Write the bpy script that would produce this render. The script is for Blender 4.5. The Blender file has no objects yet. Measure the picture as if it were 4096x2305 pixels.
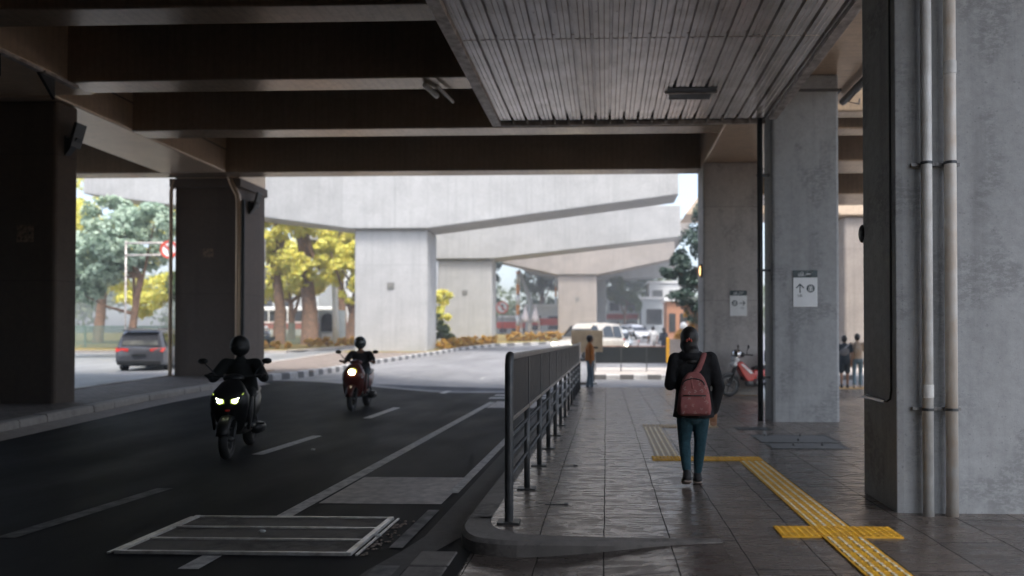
import bpy, bmesh, math, random
import numpy as np
from mathutils import Vector, Matrix, noise
R = math.radians
random.seed(7); RNG = np.random.default_rng(7)
S = bpy.context.scene
COL = S.collection
PI = math.pi

# ---------------------------------------------------------------- helpers
def sm(a, b, t):
    t = max(0., min(1., (t - a) / (b - a))); return t * t * (3 - 2 * t)
def pw(pts, t):
    if t <= pts[0][0]: return pts[0][1]
    for (a, u), (b, v) in zip(pts, pts[1:]):
        if t <= b: return u + (v - u) * (t - a) / (b - a)
    return pts[-1][1]
PRT = [(-100, -.1), (20, -.1), (24, -.12), (30, .06), (34, .30), (41, .58), (50, .93), (56, 1.15), (77, 1.75), (120, 2.5), (300, 4), (900, 6)]
PLT = [(-100, -.1), (8.5, -.09), (13.5, .05), (20, .23), (26, .22), (34, .36), (41, .55), (50, .93), (56, 1.15), (77, 1.75), (120, 2.5), (300, 4), (900, 6)]
def g(x, y):
    """height of the carriageway: level on the right, climbing to the left and far away"""
    t = sm(-4, -9.2, x); return pw(PRT, y) * (1 - t) + pw(PLT, y) * t

class MB:
    def __init__(s): s.v = []; s.f = []; s.mi = []; s.m = 0
    def add(s, vs, fs):
        o = len(s.v); s.v += [tuple(map(float, v)) for v in vs]
        s.f += [tuple(i + o for i in f) for f in fs]; s.mi += [s.m] * len(fs); return s
    def box(s, x0, x1, y0, y1, z0, z1):
        return s.add([(x0, y0, z0), (x1, y0, z0), (x1, y1, z0), (x0, y1, z0), (x0, y0, z1), (x1, y0, z1), (x1, y1, z1), (x0, y1, z1)],
                     [(0, 3, 2, 1), (4, 5, 6, 7), (0, 1, 5, 4), (1, 2, 6, 5), (2, 3, 7, 6), (3, 0, 4, 7)])
    def loft(s, rings, cap=True):
        n = len(rings[0]); vs = [p for r in rings for p in r]; fs = []
        for k in range(len(rings) - 1):
            for i in range(n):
                j = (i + 1) % n
                fs.append((k * n + i, k * n + j, (k + 1) * n + j, (k + 1) * n + i))
        if cap:
            fs.append(tuple(range(n - 1, -1, -1))); fs.append(tuple((len(rings) - 1) * n + i for i in range(n)))
        return s.add(vs, fs)
    def chain(s, pts, rad, n=12, side=(1, 0, 0), caps=True):
        """rounded tapering tube through points; a radius is r or (a, b), a measured along 'side'"""
        P = [Vector(p) for p in pts]; rr = [(r, r) if not isinstance(r, tuple) else r for r in rad]
        T = []
        for i in range(len(P)):
            a = P[max(0, i - 1)]; b = P[min(len(P) - 1, i + 1)]; T.append((b - a).normalized())
        rings = []
        def ring(c, t, a, b):
            sd = Vector(side); sd = sd - t * sd.dot(t)
            if sd.length < 1e-3:
                sd = Vector((0, 1, 0)); sd = sd - t * sd.dot(t)
                if sd.length < 1e-3: sd = Vector((0, 0, 1)); sd = sd - t * sd.dot(t)
            sd.normalize(); u = t.cross(sd)
            return [c + sd * (a * math.cos(2 * PI * k / n)) + u * (b * math.sin(2 * PI * k / n)) for k in range(n)]
        if caps and caps != 'end':
            a, b = rr[0]; m = min(a, b)
            for q in (85, 60, 30):
                rings.append(ring(P[0] - T[0] * m * math.sin(R(q)), T[0], a * math.cos(R(q)), b * math.cos(R(q))))
        for i in range(len(P)): rings.append(ring(P[i], T[i], *rr[i]))
        if caps:
            a, b = rr[-1]; m = min(a, b)
            for q in (30, 60, 85):
                rings.append(ring(P[-1] + T[-1] * m * math.sin(R(q)), T[-1], a * math.cos(R(q)), b * math.cos(R(q))))
        return s.loft(rings)
    def tube(s, p0, p1, r, n=12): return s.chain([p0, p1], [r, r], n, caps=False)
    def ell(s, c, r, n=16, m=10, rot=None):
        c = Vector(c); rings = []
        for i in range(m + 1):
            th = -PI / 2 + .02 + (PI - .04) * i / m
            ring = []
            for k in range(n):
                v = Vector((r[0] * math.cos(th) * math.cos(2 * PI * k / n), r[1] * math.cos(th) * math.sin(2 * PI * k / n), r[2] * math.sin(th)))
                if rot: v = rot @ v
                ring.append(c + v)
            rings.append(ring)
        return s.loft(rings)
    def prism(s, poly, ext):
        e = Vector(ext); a = [Vector(p) for p in poly]; b = [p + e for p in a]
        nrm = Vector((0, 0, 0))
        for i in range(len(a)): nrm += a[i].cross(a[(i + 1) % len(a)])
        if nrm.dot(e) > 0: return s.loft([a, b])
        return s.loft([b, a])
    def disc(s, c, r0, r1, w, n=24, axis='x'):
        """ring of outer r1, inner r0 and width w about an axis through c"""
        rings = []
        for k in range(n + 1):
            t = 2 * PI * k / n; ring = []
            for (rad, off) in ((r1, -w / 2), (r1, w / 2), (r0, w / 2), (r0, -w / 2)):
                u, v = rad * math.cos(t), rad * math.sin(t)
                p = {'x': (off, u, v), 'y': (u, off, v), 'z': (u, v, off)}[axis]
                ring.append((c[0] + p[0], c[1] + p[1], c[2] + p[2]))
            rings.append(ring)
        return s.loft(rings, cap=False)
    def torus(s, c, R0, r, n=28, m=10, axis='x', flat=1.):
        rings = []
        for k in range(n + 1):
            t = 2 * PI * k / n; ring = []
            for i in range(m):
                q = 2 * PI * i / m; rad = R0 + r * math.cos(q); off = r * flat * math.sin(q)
                u, v = rad * math.cos(t), rad * math.sin(t)
                p = {'x': (off, u, v), 'y': (u, off, v), 'z': (u, v, off)}[axis]
                ring.append((c[0] + p[0], c[1] + p[1], c[2] + p[2]))
            rings.append(ring)
        return s.loft(rings, cap=False)
    def build(s, name, mat=None, parent=None, smooth=False, bevel=0, seg=2, auto=None):
        me = bpy.data.meshes.new(name); me.from_pydata(s.v, [], s.f)
        for m in (mat if isinstance(mat, (list, tuple)) else [mat]):
            if m: me.materials.append(m)
        if len(me.materials) > 1: me.polygons.foreach_set('material_index', s.mi)
        bm = bmesh.new(); bm.from_mesh(me); bmesh.ops.recalc_face_normals(bm, faces=bm.faces); bm.to_mesh(me); bm.free()
        if smooth: me.shade_smooth()
        if auto is not None:
            me.shade_smooth(); me.set_sharp_from_angle(angle=R(auto))
        o = bpy.data.objects.new(name, me); COL.objects.link(o)
        if parent: o.parent = parent
        if bevel:
            b = o.modifiers.new('bevel', 'BEVEL'); b.width = bevel; b.segments = seg; b.limit_method = 'ANGLE'; b.angle_limit = R(40)
        return o
def tag(o, label=None, cat=None, group=None, kind=None):
    if label: o['label'] = label
    if cat: o['category'] = cat
    if group: o['group'] = group
    if kind: o['kind'] = kind
    return o
def thing(name, label, cat, loc=(0, 0, 0), rz=0, group=None):
    o = bpy.data.objects.new(name, None); COL.objects.link(o); o.location = loc; o.rotation_euler = (0, 0, rz)
    return tag(o, label, cat, group, 'thing')
def struct(o): o['kind'] = 'structure'; return o
def copy_tree(o, parent=None):
    c = o.copy(); COL.objects.link(c)
    if parent: c.parent = parent
    for ch in list(o.children): copy_tree(ch, c)
    return c
def bake(o, vox=.012, it=5):
    """melt the overlapping shapes of one mesh into a single continuous surface"""
    r = o.modifiers.new('r', 'REMESH'); r.mode = 'VOXEL'; r.voxel_size = vox
    s = o.modifiers.new('s', 'SMOOTH'); s.factor = .5; s.iterations = it
    dg = bpy.context.evaluated_depsgraph_get(); dg.update()
    me = bpy.data.meshes.new_from_object(o.evaluated_get(dg))
    for m in o.data.materials:
        if m and m.name not in [q.name for q in me.materials if q]: me.materials.append(m)
    o.modifiers.clear(); o.data = me; me.shade_smooth(); return o

# ---------------------------------------------------------------- materials
def nt(name):
    m = bpy.data.materials.new(name); m.use_nodes = True
    t = m.node_tree; b = t.nodes['Principled BSDF']; return m, t, b
class NB:
    def __init__(s, t): s.t = t; s.tc = t.nodes.new('ShaderNodeTexCoord')
    def n(s, typ, **k):
        d = s.t.nodes.new(typ)
        for a, v in k.items():
            if a in d.inputs: d.inputs[a].default_value = v
            else: setattr(d, a, v)
        return d
    def l(s, a, b): s.t.links.new(a, b)
    def coord(s, sc=(1, 1, 1), rot=(0, 0, 0), loc=(0, 0, 0)):
        m = s.n('ShaderNodeMapping'); m.inputs['Scale'].default_value = sc; m.inputs['Rotation'].default_value = rot; m.inputs['Location'].default_value = loc
        s.l(s.tc.outputs['Object'], m.inputs['Vector']); return m.outputs[0]
    def noise(s, scale, detail=4, rough=.55, co=None, dist=0):
        d = s.n('ShaderNodeTexNoise'); d.inputs['Scale'].default_value = scale; d.inputs['Detail'].default_value = detail
        d.inputs['Roughness'].default_value = rough; d.inputs['Distortion'].default_value = dist
        s.l(co if co else s.tc.outputs['Object'], d.inputs['Vector']); return d.outputs['Fac']
    def ramp(s, f, p0, p1, c0=(0, 0, 0, 1), c1=(1, 1, 1, 1)):
        d = s.n('ShaderNodeValToRGB'); e = d.color_ramp.elements
        e[0].position = p0; e[1].position = p1; e[0].color = c0; e[1].color = c1; s.l(f, d.inputs[0]); return d.outputs[0]
    def mix(s, f, a, b, mode='MIX'):
        d = s.n('ShaderNodeMix', data_type='RGBA', blend_type=mode)
        if isinstance(f, (int, float)): d.inputs[0].default_value = f
        else: s.l(f, d.inputs[0])
        for q, v in ((6, a), (7, b)):
            if isinstance(v, tuple): d.inputs[q].default_value = v if len(v) == 4 else (*v, 1)
            else: s.l(v, d.inputs[q])
        return d.outputs[2]
    def bump(s, h, dist, b, strength=1.):
        d = s.n('ShaderNodeBump'); d.inputs['Distance'].default_value = dist; d.inputs['Strength'].default_value = strength
        s.l(h, d.inputs['Height']); s.l(d.outputs[0], b.inputs['Normal']); return d
def plain(name, c, rough=.5, metal=0, c2=None, scale=6, bump=0, bscale=60, emit=0, coat=0, ecol=None, spec=.5):
    m, t, b = nt(name); N = NB(t)
    b.inputs['Roughness'].default_value = rough; b.inputs['Metallic'].default_value = metal
    b.inputs['Coat Weight'].default_value = coat; b.inputs['Specular IOR Level'].default_value = spec
    c2 = c2 or tuple(v * .8 for v in c)
    f = N.ramp(N.noise(scale, 5), .35, .65)
    N.l(N.mix(f, tuple(c), tuple(c2)), b.inputs['Base Color'])
    if bump: N.bump(N.noise(bscale, 3), bump, b)
    if emit: b.inputs['Emission Color'].default_value = (*(ecol or c), 1); b.inputs['Emission Strength'].default_value = emit
    return m
def concrete(name, c, dark=.62, rough=.75, spec=.5, board=0, pits=True, blotch=0, panel=None, bump=.004, streak=.55):
    """cast concrete: clouding, vertical runs, pores, board marks or shutter joints, worn dark patches"""
    m, t, b = nt(name); N = NB(t); b.inputs['Roughness'].default_value = rough; b.inputs['Specular IOR Level'].default_value = spec
    d = tuple(v * dark for v in c)
    f1 = N.ramp(N.noise(.9, 8, .62), .32, .68)
    col = N.mix(f1, tuple(c), tuple(0.5 * (a + e) for a, e in zip(c, d)))
    st = N.ramp(N.noise(1., 5, .6, N.coord((5, 5, .22))), .5, .75)
    col = N.mix(st, col, tuple(d)) if False else N.mix(N.mix(streak, (0, 0, 0), st), col, tuple(d))
    hs = N.noise(14, 6, .7)
    if spec > .9: b.inputs['IOR'].default_value = 1.75; b.inputs['Specular Tint'].default_value = (1, .80, .58, 1)
    fine = N.ramp(N.noise(9, 8, .75), .3, .75, (.78, .78, .78, 1), (1.12, 1.12, 1.12, 1))
    col = N.mix(1., col, fine, 'MULTIPLY')
    if pits:
        pv = N.ramp(N.noise(34, 2, .5), .64, .70)
        col = N.mix(N.mix(.45, (0, 0, 0), pv), col, tuple(v * .4 for v in c))
    if blotch:
        a = N.noise(1.7, 3, .5, N.coord((1, 1, .8))); bb = N.noise(16, 6, .8, N.coord((.7, .7, 1.3)))
        mul = N.n('ShaderNodeMath', operation='MULTIPLY'); N.l(N.ramp(a, .50, .58), mul.inputs[0]); N.l(N.ramp(bb, .44, .54), mul.inputs[1])
        mm = N.n('ShaderNodeMath', operation='MULTIPLY'); N.l(mul.outputs[0], mm.inputs[0]); mm.inputs[1].default_value = blotch
        col = N.mix(mm.outputs[0], col, tuple(v * .3 for v in c))
    hgt = hs
    if board:
        w = N.n('ShaderNodeTexWave', wave_type='BANDS', bands_direction='DIAGONAL' if board == 3 else ('X' if board == 1 else 'Y'))
        w.inputs['Scale'].default_value = 2.2; w.inputs['Distortion'].default_value = 1.5; w.inputs['Detail'].default_value = 3; w.inputs['Detail Scale'].default_value = .6
        N.l(N.tc.outputs['Object'], w.inputs['Vector'])
        col = N.mix(N.mix(.22, (0, 0, 0), N.ramp(w.outputs['Fac'], .0, .25, (1, 1, 1, 1), (0, 0, 0, 1))), col, tuple(v * .45 for v in c))
    if panel:
        br = N.n('ShaderNodeTexBrick'); br.offset = 0
        br.inputs['Scale'].default_value = 1; br.inputs['Brick Width'].default_value = panel[0]; br.inputs['Row Height'].default_value = panel[1]
        br.inputs['Mortar Size'].default_value = .008; br.inputs['Mortar Smooth'].default_value = .4
        br.inputs['Color1'].default_value = (1, 1, 1, 1); br.inputs['Color2'].default_value = (.86, .86, .86, 1); br.inputs['Mortar'].default_value = (.5, .5, .5, 1)
        sp = N.n('ShaderNodeSeparateXYZ'); N.l(N.coord(), sp.inputs[0]); ad = N.n('ShaderNodeMath', operation='ADD'); N.l(sp.outputs[0], ad.inputs[0]); N.l(sp.outputs[1], ad.inputs[1])
        cb = N.n('ShaderNodeCombineXYZ'); N.l(ad.outputs[0], cb.inputs[0]); N.l(sp.outputs[2], cb.inputs[1]); N.l(cb.outputs[0], br.inputs['Vector'])
        col = N.mix(1., col, br.outputs['Color'], 'MULTIPLY')
    N.l(col, b.inputs['Base Color'])
    N.bump(hgt, bump, b, .8)
    return m
def slabs(name, c1, c2, mortar, w, h, rough, bump=.004, spec=.5, patch=True):
    m, t, b = nt(name); N = NB(t)
    br = N.n('ShaderNodeTexBrick'); br.offset = .5
    for k, v in (('Scale', 1), ('Brick Width', w), ('Row Height', h), ('Mortar Size', .0045 if h > .3 else .004), ('Mortar Smooth', .2), ('Bias', 0)): br.inputs[k].default_value = v
    br.inputs['Color1'].default_value = (*c1, 1); br.inputs['Color2'].default_value = (*c2, 1); br.inputs['Mortar'].default_value = (*mortar, 1)
    wob = N.n('ShaderNodeTexNoise'); wob.inputs['Scale'].default_value = 2; wob.inputs['Detail'].default_value = 3; N.l(N.tc.outputs['Object'], wob.inputs['Vector'])
    va = N.n('ShaderNodeVectorMath', operation='MULTIPLY_ADD'); N.l(wob.outputs['Color'], va.inputs[0]); va.inputs[1].default_value = (.03, .03, 0); N.l(N.coord(rot=(0, 0, R(90))), va.inputs[2])
    N.l(va.outputs[0], br.inputs['Vector'])
    n1 = N.ramp(N.noise(2.2, 8, .7, N.coord((1, 1.6, 1))), .3, .7, (.55, .55, .55, 1), (1.25, 1.25, 1.25, 1))
    n2 = N.ramp(N.noise(28, 6, .75), .3, .7, (.72, .72, .72, 1), (1.2, 1.2, 1.2, 1))
    col = N.mix(1., N.mix(1., br.outputs['Color'], n1, 'MULTIPLY'), n2, 'MULTIPLY')
    N.l(col, b.inputs['Base Color'])
    rr = N.ramp(N.noise(4.5, 12, .82, N.coord((.8, 2.2, 1))), .40, .60, (rough - .04,) * 3 + (1,), (rough + .28,) * 3 + (1,))
    rr = N.mix(br.outputs['Fac'], rr, (.95, .95, .95))
    N.l(rr, b.inputs['Roughness'])
    sv = N.n('ShaderNodeMath', operation='MULTIPLY_ADD'); N.l(br.outputs['Fac'], sv.inputs[0]); sv.inputs[1].default_value = -spec * .95; sv.inputs[2].default_value = spec
    N.l(sv.outputs[0], b.inputs['Specular IOR Level'])
    hm = N.n('ShaderNodeMath', operation='MULTIPLY_ADD'); N.l(N.noise(16, 9, .8, N.coord((.9, 1.7, 1))), hm.inputs[0]); hm.inputs[1].default_value = .5
    iv = N.n('ShaderNodeMath', operation='MULTIPLY'); N.l(br.outputs['Fac'], iv.inputs[0]); iv.inputs[1].default_value = -1.; N.l(iv.outputs[0], hm.inputs[2])
    if h > .3: b.inputs['IOR'].default_value = 1.65; b.inputs['Specular Tint'].default_value = (1, .88, .78, 1)
    N.bump(hm.outputs[0], bump, b, .8)
    return m
def asphalt(name, c, rough=.5, spec=.4):
    m, t, b = nt(name); N = NB(t)
    n1 = N.ramp(N.noise(.6, 7, .65, N.coord((1, .35, 1))), .3, .7, (.7, .7, .7, 1), (1.3, 1.3, 1.3, 1))
    n2 = N.ramp(N.noise(90, 3, .7), .3, .7, (.6, .6, .6, 1), (1.4, 1.4, 1.4, 1))
    N.l(N.mix(1., N.mix(1., (*c, 1), n1, 'MULTIPLY'), n2, 'MULTIPLY'), b.inputs['Base Color'])
    N.l(N.ramp(N.noise(1.3, 5, .6, N.coord((1, .4, 1))), .3, .7, (rough - .08,) * 3 + (1,), (rough + .1,) * 3 + (1,)), b.inputs['Roughness'])
    b.inputs['Specular IOR Level'].default_value = spec
    N.bump(N.noise(120, 3, .7), .003, b, .7); return m
def leafmat(name, c1, c2, c3):
    m, t, b = nt(name); N = NB(t); b.inputs['Roughness'].default_value = .5
    a = N.ramp(N.noise(.9, 3, .5), .38, .62); q = N.ramp(N.noise(6, 2, .5), .35, .65)
    col = N.mix(q, N.mix(a, c1, c2), c3); N.l(col, b.inputs['Base Color'])
    tr = N.n('ShaderNodeBsdfTranslucent'); N.l(col, tr.inputs['Color'])
    mx = N.n('ShaderNodeMixShader'); mx.inputs[0].default_value = .4; N.l(b.outputs[0], mx.inputs[1]); N.l(tr.outputs[0], mx.inputs[2])
    N.l(mx.outputs[0], t.nodes['Material Output'].inputs['Surface']); return m

C_deck = concrete('deck_concrete', (.35, .275, .205), board=1, rough=.2, spec=1., bump=.0012)
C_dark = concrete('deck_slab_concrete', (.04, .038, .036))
C_col = concrete('column_concrete', (.40, .415, .42), blotch=.42, streak=.8)
C_colb = concrete('column_concrete_far', (.50, .48, .46), panel=(2.7, 2.4), blotch=.4)
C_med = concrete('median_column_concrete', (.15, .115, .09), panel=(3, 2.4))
C_via = concrete('viaduct_concrete', (.46, .46, .45), dark=.62, panel=(3.1, 5.2), pits=False, bump=.01, streak=.5)
C_via2 = concrete('viaduct_concrete_brown', (.37, .325, .285), dark=.5, panel=(3.1, 5.2), pits=False, bump=.01)  # brown copy: shade on the third crosshead put into the colour
C_kerb = concrete('kerb_concrete', (.46, .42, .38), bump=.006)
C_kerbd = concrete('dark_kerb_stone', (.24, .22, .20), bump=.006, blotch=.6)
M_road = asphalt('asphalt', (.022, .022, .023), .6, .04)  # dark copy: shade under the deck put into the asphalt colour
M_road2 = asphalt('lit_pale_asphalt', (.16, .16, .165), .5, .4)  # pale copy: daylight past the deck edge put into the asphalt colour
M_roadfar = asphalt('asphalt_left_road', (.19, .195, .2), .5, .5)
M_paint = plain('road_paint', (.66, .64, .61), .6, c2=(.38, .365, .35), scale=14, bump=.002, spec=.15)
M_patch = plain('pale_road_patch', (.62, .56, .52), .6, c2=(.40, .36, .335), scale=9, bump=.003, spec=.2)
M_paint_y = plain('yellow_paint', (.62, .33, .05), .6, c2=(.45, .26, .06), scale=9)
M_pave = slabs('stone_slabs', (.130, .106, .090), (.085, .074, .067), (.010, .010, .010), 1.25, .46, .17, .0028, .9)
M_brick = slabs('brick_pavers', (.23, .185, .155), (.18, .15, .13), (.08, .06, .05), .21, .105, .6, .004)
M_gutter = concrete('gutter_concrete', (.10, .095, .09), bump=.006)
M_tact = plain('tactile_yellow', (.86, .47, .02), .55, c2=(.62, .32, .02), scale=11, bump=.0015, bscale=90)
M_tworn = plain('tactile_worn_bar', (.86, .82, .70), .4, c2=(.75, .58, .25), scale=30)
M_steel = plain('dark_painted_steel', (.060, .066, .070), .42, .4, c2=(.10, .10, .098), scale=12)
M_slat = plain('dark_slats', (.036, .037, .038), .45, .3, c2=(.06, .056, .052), scale=9)
M_railtop = plain('worn_rail_top', (.13, .12, .115), .4, .6, c2=(.30, .26, .22), scale=16)
M_galv = plain('galvanised_sheet', (.92, .86, .82), .25, .65, c2=(.70, .65, .61), scale=2.5, bump=.001, bscale=5)
M_trim = plain('pale_steel_trim', (.62, .58, .55), .45, .2, c2=(.30, .26, .23), scale=7)
M_brkt = plain('dull_bracket_steel', (.26, .26, .255), .5, .3, c2=(.15, .15, .15))
M_black = plain('black_plastic', (.012, .013, .014), .4)
M_void = plain('dark_metal_box', (.010, .014, .016), .5)
M_pipe = plain('white_pvc_pipe', (.80, .81, .79), .42, c2=(.60, .59, .55), scale=5, bump=.001)
M_pipe2 = plain('dirty_pvc_pipe', (.78, .77, .73), .45, c2=(.66, .57, .47), scale=4, bump=.001)
M_dpipe = plain('dark_iron_pipe', (.022, .024, .024), .45, .3)
M_sign = plain('sign_white', (.74, .77, .78), .35, c2=(.68, .71, .72))
M_signd = plain('sign_dark_green', (.012, .038, .046), .4)
M_red = plain('red_paint', (.62, .055, .02), .4)
M_white = plain('white_paint', (.78, .78, .77), .4, c2=(.66, .66, .65))
M_orange = plain('orange_paint', (.75, .27, .02), .5)
M_glass = plain('dark_glass', (.015, .018, .02), .06, spec=.8)
M_tyre = plain('rubber', (.014, .014, .014), .75)
M_alloy = plain('alloy', (.32, .32, .33), .35, .9)
M_chrome = plain('chrome', (.6, .6, .6), .15, 1.)
M_skin = plain('skin', (.30, .155, .085), .5, c2=(.26, .13, .07), scale=12)
M_hair = plain('black_hair', (.008, .007, .007), .45, bump=.003, bscale=120)
M_lamp = plain('lit_headlight', (.85, .95, .8), .2, emit=4, ecol=(.95, 1., .72))
M_lamp2 = plain('lit_headlight_warm', (.95, .95, .8), .2, emit=7, ecol=(1., .98, .72))
M_lampg = plain('headlight_lens', (.75, .9, .25), .2, emit=.22, ecol=(.75, 1., .15))
M_lampy = plain('headlight_lens_warm', (.9, .85, .2), .2, emit=.25, ecol=(1., .9, .1))
M_tail = plain('tail_light', (.5, .03, .02), .3, emit=.008)
M_bark = plain('bark', (.24, .14, .085), .85, c2=(.12, .075, .05), scale=5, bump=.02, bscale=9)
M_grass = plain('grass', (.16, .15, .03), .9, c2=(.22, .13, .04), scale=1.2, bump=.03, bscale=30)
M_soil = plain('soil', (.22, .13, .065), .9, c2=(.13, .09, .05), scale=2)
L_yel = leafmat('yellow_green_leaves', (.90, .78, .16), (.95, .82, .18), (.60, .66, .17))
L_green = leafmat('green_leaves', (.09, .15, .035), (.20, .22, .04), (.05, .09, .03))
L_teal = leafmat('blue_green_leaves', (.42, .54, .42), (.58, .68, .52), (.26, .36, .28))
L_dark = leafmat('dark_leaves', (.04, .085, .06), (.09, .15, .11), (.022, .05, .036))
L_gold = leafmat('golden_hedge_leaves', (.50, .31, .03), (.34, .26, .03), (.55, .28, .03))

# ---------------------------------------------------------------- ground, roads, pavement
def sheet(name, xl, xr, ys, nx, dz, mat, zf=None):
    mb = MB(); rows = []
    for y in ys:
        a, b = xl(y), xr(y)
        rows.append([(a + (b - a) * i / nx, y, (zf or g)(a + (b - a) * i / nx, y) + dz) for i in range(nx + 1)])
    n = nx + 1; vs = [p for r in rows for p in r]
    fs = [(k * n + i, k * n + i + 1, (k + 1) * n + i + 1, (k + 1) * n + i) for k in range(len(ys) - 1) for i in range(nx)]
    mb.add(vs, fs); return mb.build(name, mat, smooth=True)
def rng(a, b, st):
    n = max(1, int(math.ceil((b - a) / st))); return [a + (b - a) * i / n for i in range(n + 1)]
YS = rng(-40, 60, 1.) + rng(60, 130, 3.5)[1:] + [200, 300, 500, 900]
struct(sheet('ground', lambda y: -700, lambda y: 700, [-400] + YS, 350, -.30, M_soil))
MR = [(-40, -8.8), (0, -8.9), (10, -9.05), (14.6, -9.5), (19.4, -9.5), (21.6, -9.4), (27.8, -10.), (32, -10.25), (39, -9.9), (45, -9.2), (50, -7.6), (54, -3.4), (58, -1.2), (80, 1.5), (130, 4)]
ML = [(-40, -12.6), (16, -12.3), (20.3, -12.5), (30, -14.5), (41, -15.6), (56, -14.6), (130, -15)]
mr = lambda y: pw(MR, y); ml = lambda y: pw(ML, y)
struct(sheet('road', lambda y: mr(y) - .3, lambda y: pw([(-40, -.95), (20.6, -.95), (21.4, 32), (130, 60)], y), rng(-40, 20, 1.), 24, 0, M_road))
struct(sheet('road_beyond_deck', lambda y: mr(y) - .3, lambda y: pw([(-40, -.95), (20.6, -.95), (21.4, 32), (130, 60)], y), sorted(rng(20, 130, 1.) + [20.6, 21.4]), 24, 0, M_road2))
LB = [(-40, -62), (41.4, -62), (42, -20), (43, -18.6), (49, -16.9), (60, -17.2), (130, -19)]
lb = lambda y: pw(LB, y)
struct(sheet('side_road', lb, lambda y: ml(y) + .3, sorted(rng(-40, 130, 1.) + [41.4]), 24, .002, M_roadfar))
struct(sheet('verge', lambda y: -120, lambda y: lb(y) if y > 42 else -20, [41.6, 42, 42.5] + rng(43, 130, 1.5), 30, .13, M_grass))
# raised median with brick paving, kerb stones striped in paint further on
struct(sheet('median_paving', lambda y: ml(y) + .22, lambda y: mr(y) - .24, rng(-40, 40, .5), 8, .15, M_brick))
struct(sheet('median_soil', lambda y: ml(y) + .22, lambda y: mr(y) - .24, rng(40, 130, 1.), 8, .16, M_grass))
def kerbmat(name, stripe, c1, c2):
    m, t, b = nt(name); N = NB(t); b.inputs['Roughness'].default_value = .7
    sp = N.n('ShaderNodeSeparateXYZ'); N.l(N.tc.outputs['Object'], sp.inputs[0])
    a = N.n('ShaderNodeMath', operation='MULTIPLY'); N.l(sp.outputs[stripe], a.inputs[0]); a.inputs[1].default_value = 1 / 1.0
    f = N.n('ShaderNodeMath', operation='FRACT'); N.l(a.outputs[0], f.inputs[0])
    gt = N.n('ShaderNodeMath', operation='GREATER_THAN'); N.l(f.outputs[0], gt.inputs[0]); gt.inputs[1].default_value = .5
    w = N.ramp(N.noise(7, 6, .75), .3, .7, (.6, .6, .6, 1), (1.1, 1.1, 1.1, 1))
    N.l(N.mix(1., N.mix(gt.outputs[0], c1, c2), w, 'MULTIPLY'), b.inputs['Base Color']); N.bump(N.noise(12, 5), .006, b); return m
M_kstripe = kerbmat('painted_kerb', 1, (.50, .49, .48), (.13, .13, .13))
M_kstripx = kerbmat('painted_kerb_cross', 0, (.60, .59, .58), (.15, .145, .14))
def kerb(name, xf, y0, y1, w, h, mat, inner, step=.5, gap=0., zbase=g):
    """kerb along the road: xf(y) is its road face, inner = -1/+1 the side it sits on"""
    mb = MB(); y = y0; rnd = random.Random(3)
    while y < y1 - 1e-6:
        e = min(y1, y + step); j = rnd.uniform(-.006, .006) if gap else 0; q = rnd.uniform(-.008, .008) if gap else 0
        rings = []
        for yy in (y + gap, e - gap):
            x = xf(yy) + j; z = zbase(xf(yy), yy); i = inner
            rings.append([(x, yy, z - .3), (x + i * .02, yy, z + h - .03 + q), (x + i * .045, yy, z + h + q), (x + i * w, yy, z + h + q), (x + i * w, yy, z - .3)])
        mb.loft(rings); y = e
    return struct(mb.build(name, mat))
kerb('median_kerb_stone', mr, -40, 18.6, .26, .175, C_kerb, -1, .62, .008)
kerb('median_kerb_painted', mr, 18.6, 130, .26, .19, M_kstripe, -1, 1.)
kerb('median_kerb_inner', ml, -40, 130, .24, .175, C_kerb, 1, .8, .004)
kerb('verge_kerb', lambda y: lb(y), 42.6, 130, .3, .16, C_kerb, -1, 1.)
mb = MB()
for i in range(54):
    x = -60 + i * .76; mb.box(x, x + .75, 41.62, 41.9, g(x, 41.7) - .3, g(x, 41.7) + .17)
struct(mb.build('verge_kerb_front', C_kerb))
mb = MB()   # low gutter slope in front of the stone kerb
ysr = rng(-40, 19, .7)
for a, b in zip(ysr, ysr[1:]):
    mb.add([(mr(a), a, g(mr(a), a) + .05), (mr(a) + .42, a, g(mr(a), a) + .006), (mr(b) + .42, b, g(mr(b), b) + .006), (mr(b), b, g(mr(b), b) + .05)], [(0, 1, 2, 3)])
struct(mb.build('median_gutter', C_kerb))
# ---- pavement with its rounded corner, and the lower apron in front of it
def dense(P_):
    o = []
    for i in range(len(P_) - 1):
        a, b, c, d = (Vector(P_[max(0, min(len(P_) - 1, i + j))]) for j in (-1, 0, 1, 2)); k = 1 if i in (0, 6, 7) else 4
        if i == 1: a = b + (b - c)
        if i == 5: d = c + (c - b)
        for q in range(k):
            t = q / k; o.append(tuple(.5 * ((2 * b) + (c - a) * t + (2 * a - 5 * b + 4 * c - d) * t * t + (3 * b - a - 3 * c + d) * t ** 3)) if k > 1 else tuple(b))
    return o + [P_[-1]]
OUT = [(-1.10, 20.9), (-1.10, 5.55), (-1.085, 5.32), (-1.02, 5.12), (-.92, 5.0), (-.77, 4.945), (-.62, 4.925), (.05, 4.93), (.8, 4.95)]
INN = [(-.90, 20.9), (-.90, 5.62), (-.885, 5.46), (-.84, 5.32), (-.76, 5.22), (-.66, 5.15), (-.55, 5.10), (.05, 5.05), (.8, 5.04)]
OUT, INN = dense(OUT), dense(INN)
mb = MB()
poly = [(x, y, 0) for x, y in INN] + [(.8, -40, 0), (34, -40, 0), (34, 20.9, 0)]
n = len(poly)
mb.add(poly + [(x, y, -.35) for x, y, z in poly], [tuple(range(n))] + [(i, (i + 1) % n, n + (i + 1) % n, n + i) for i in range(n)])
struct(mb.build('pavement', M_pave))
mb = MB()
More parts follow.
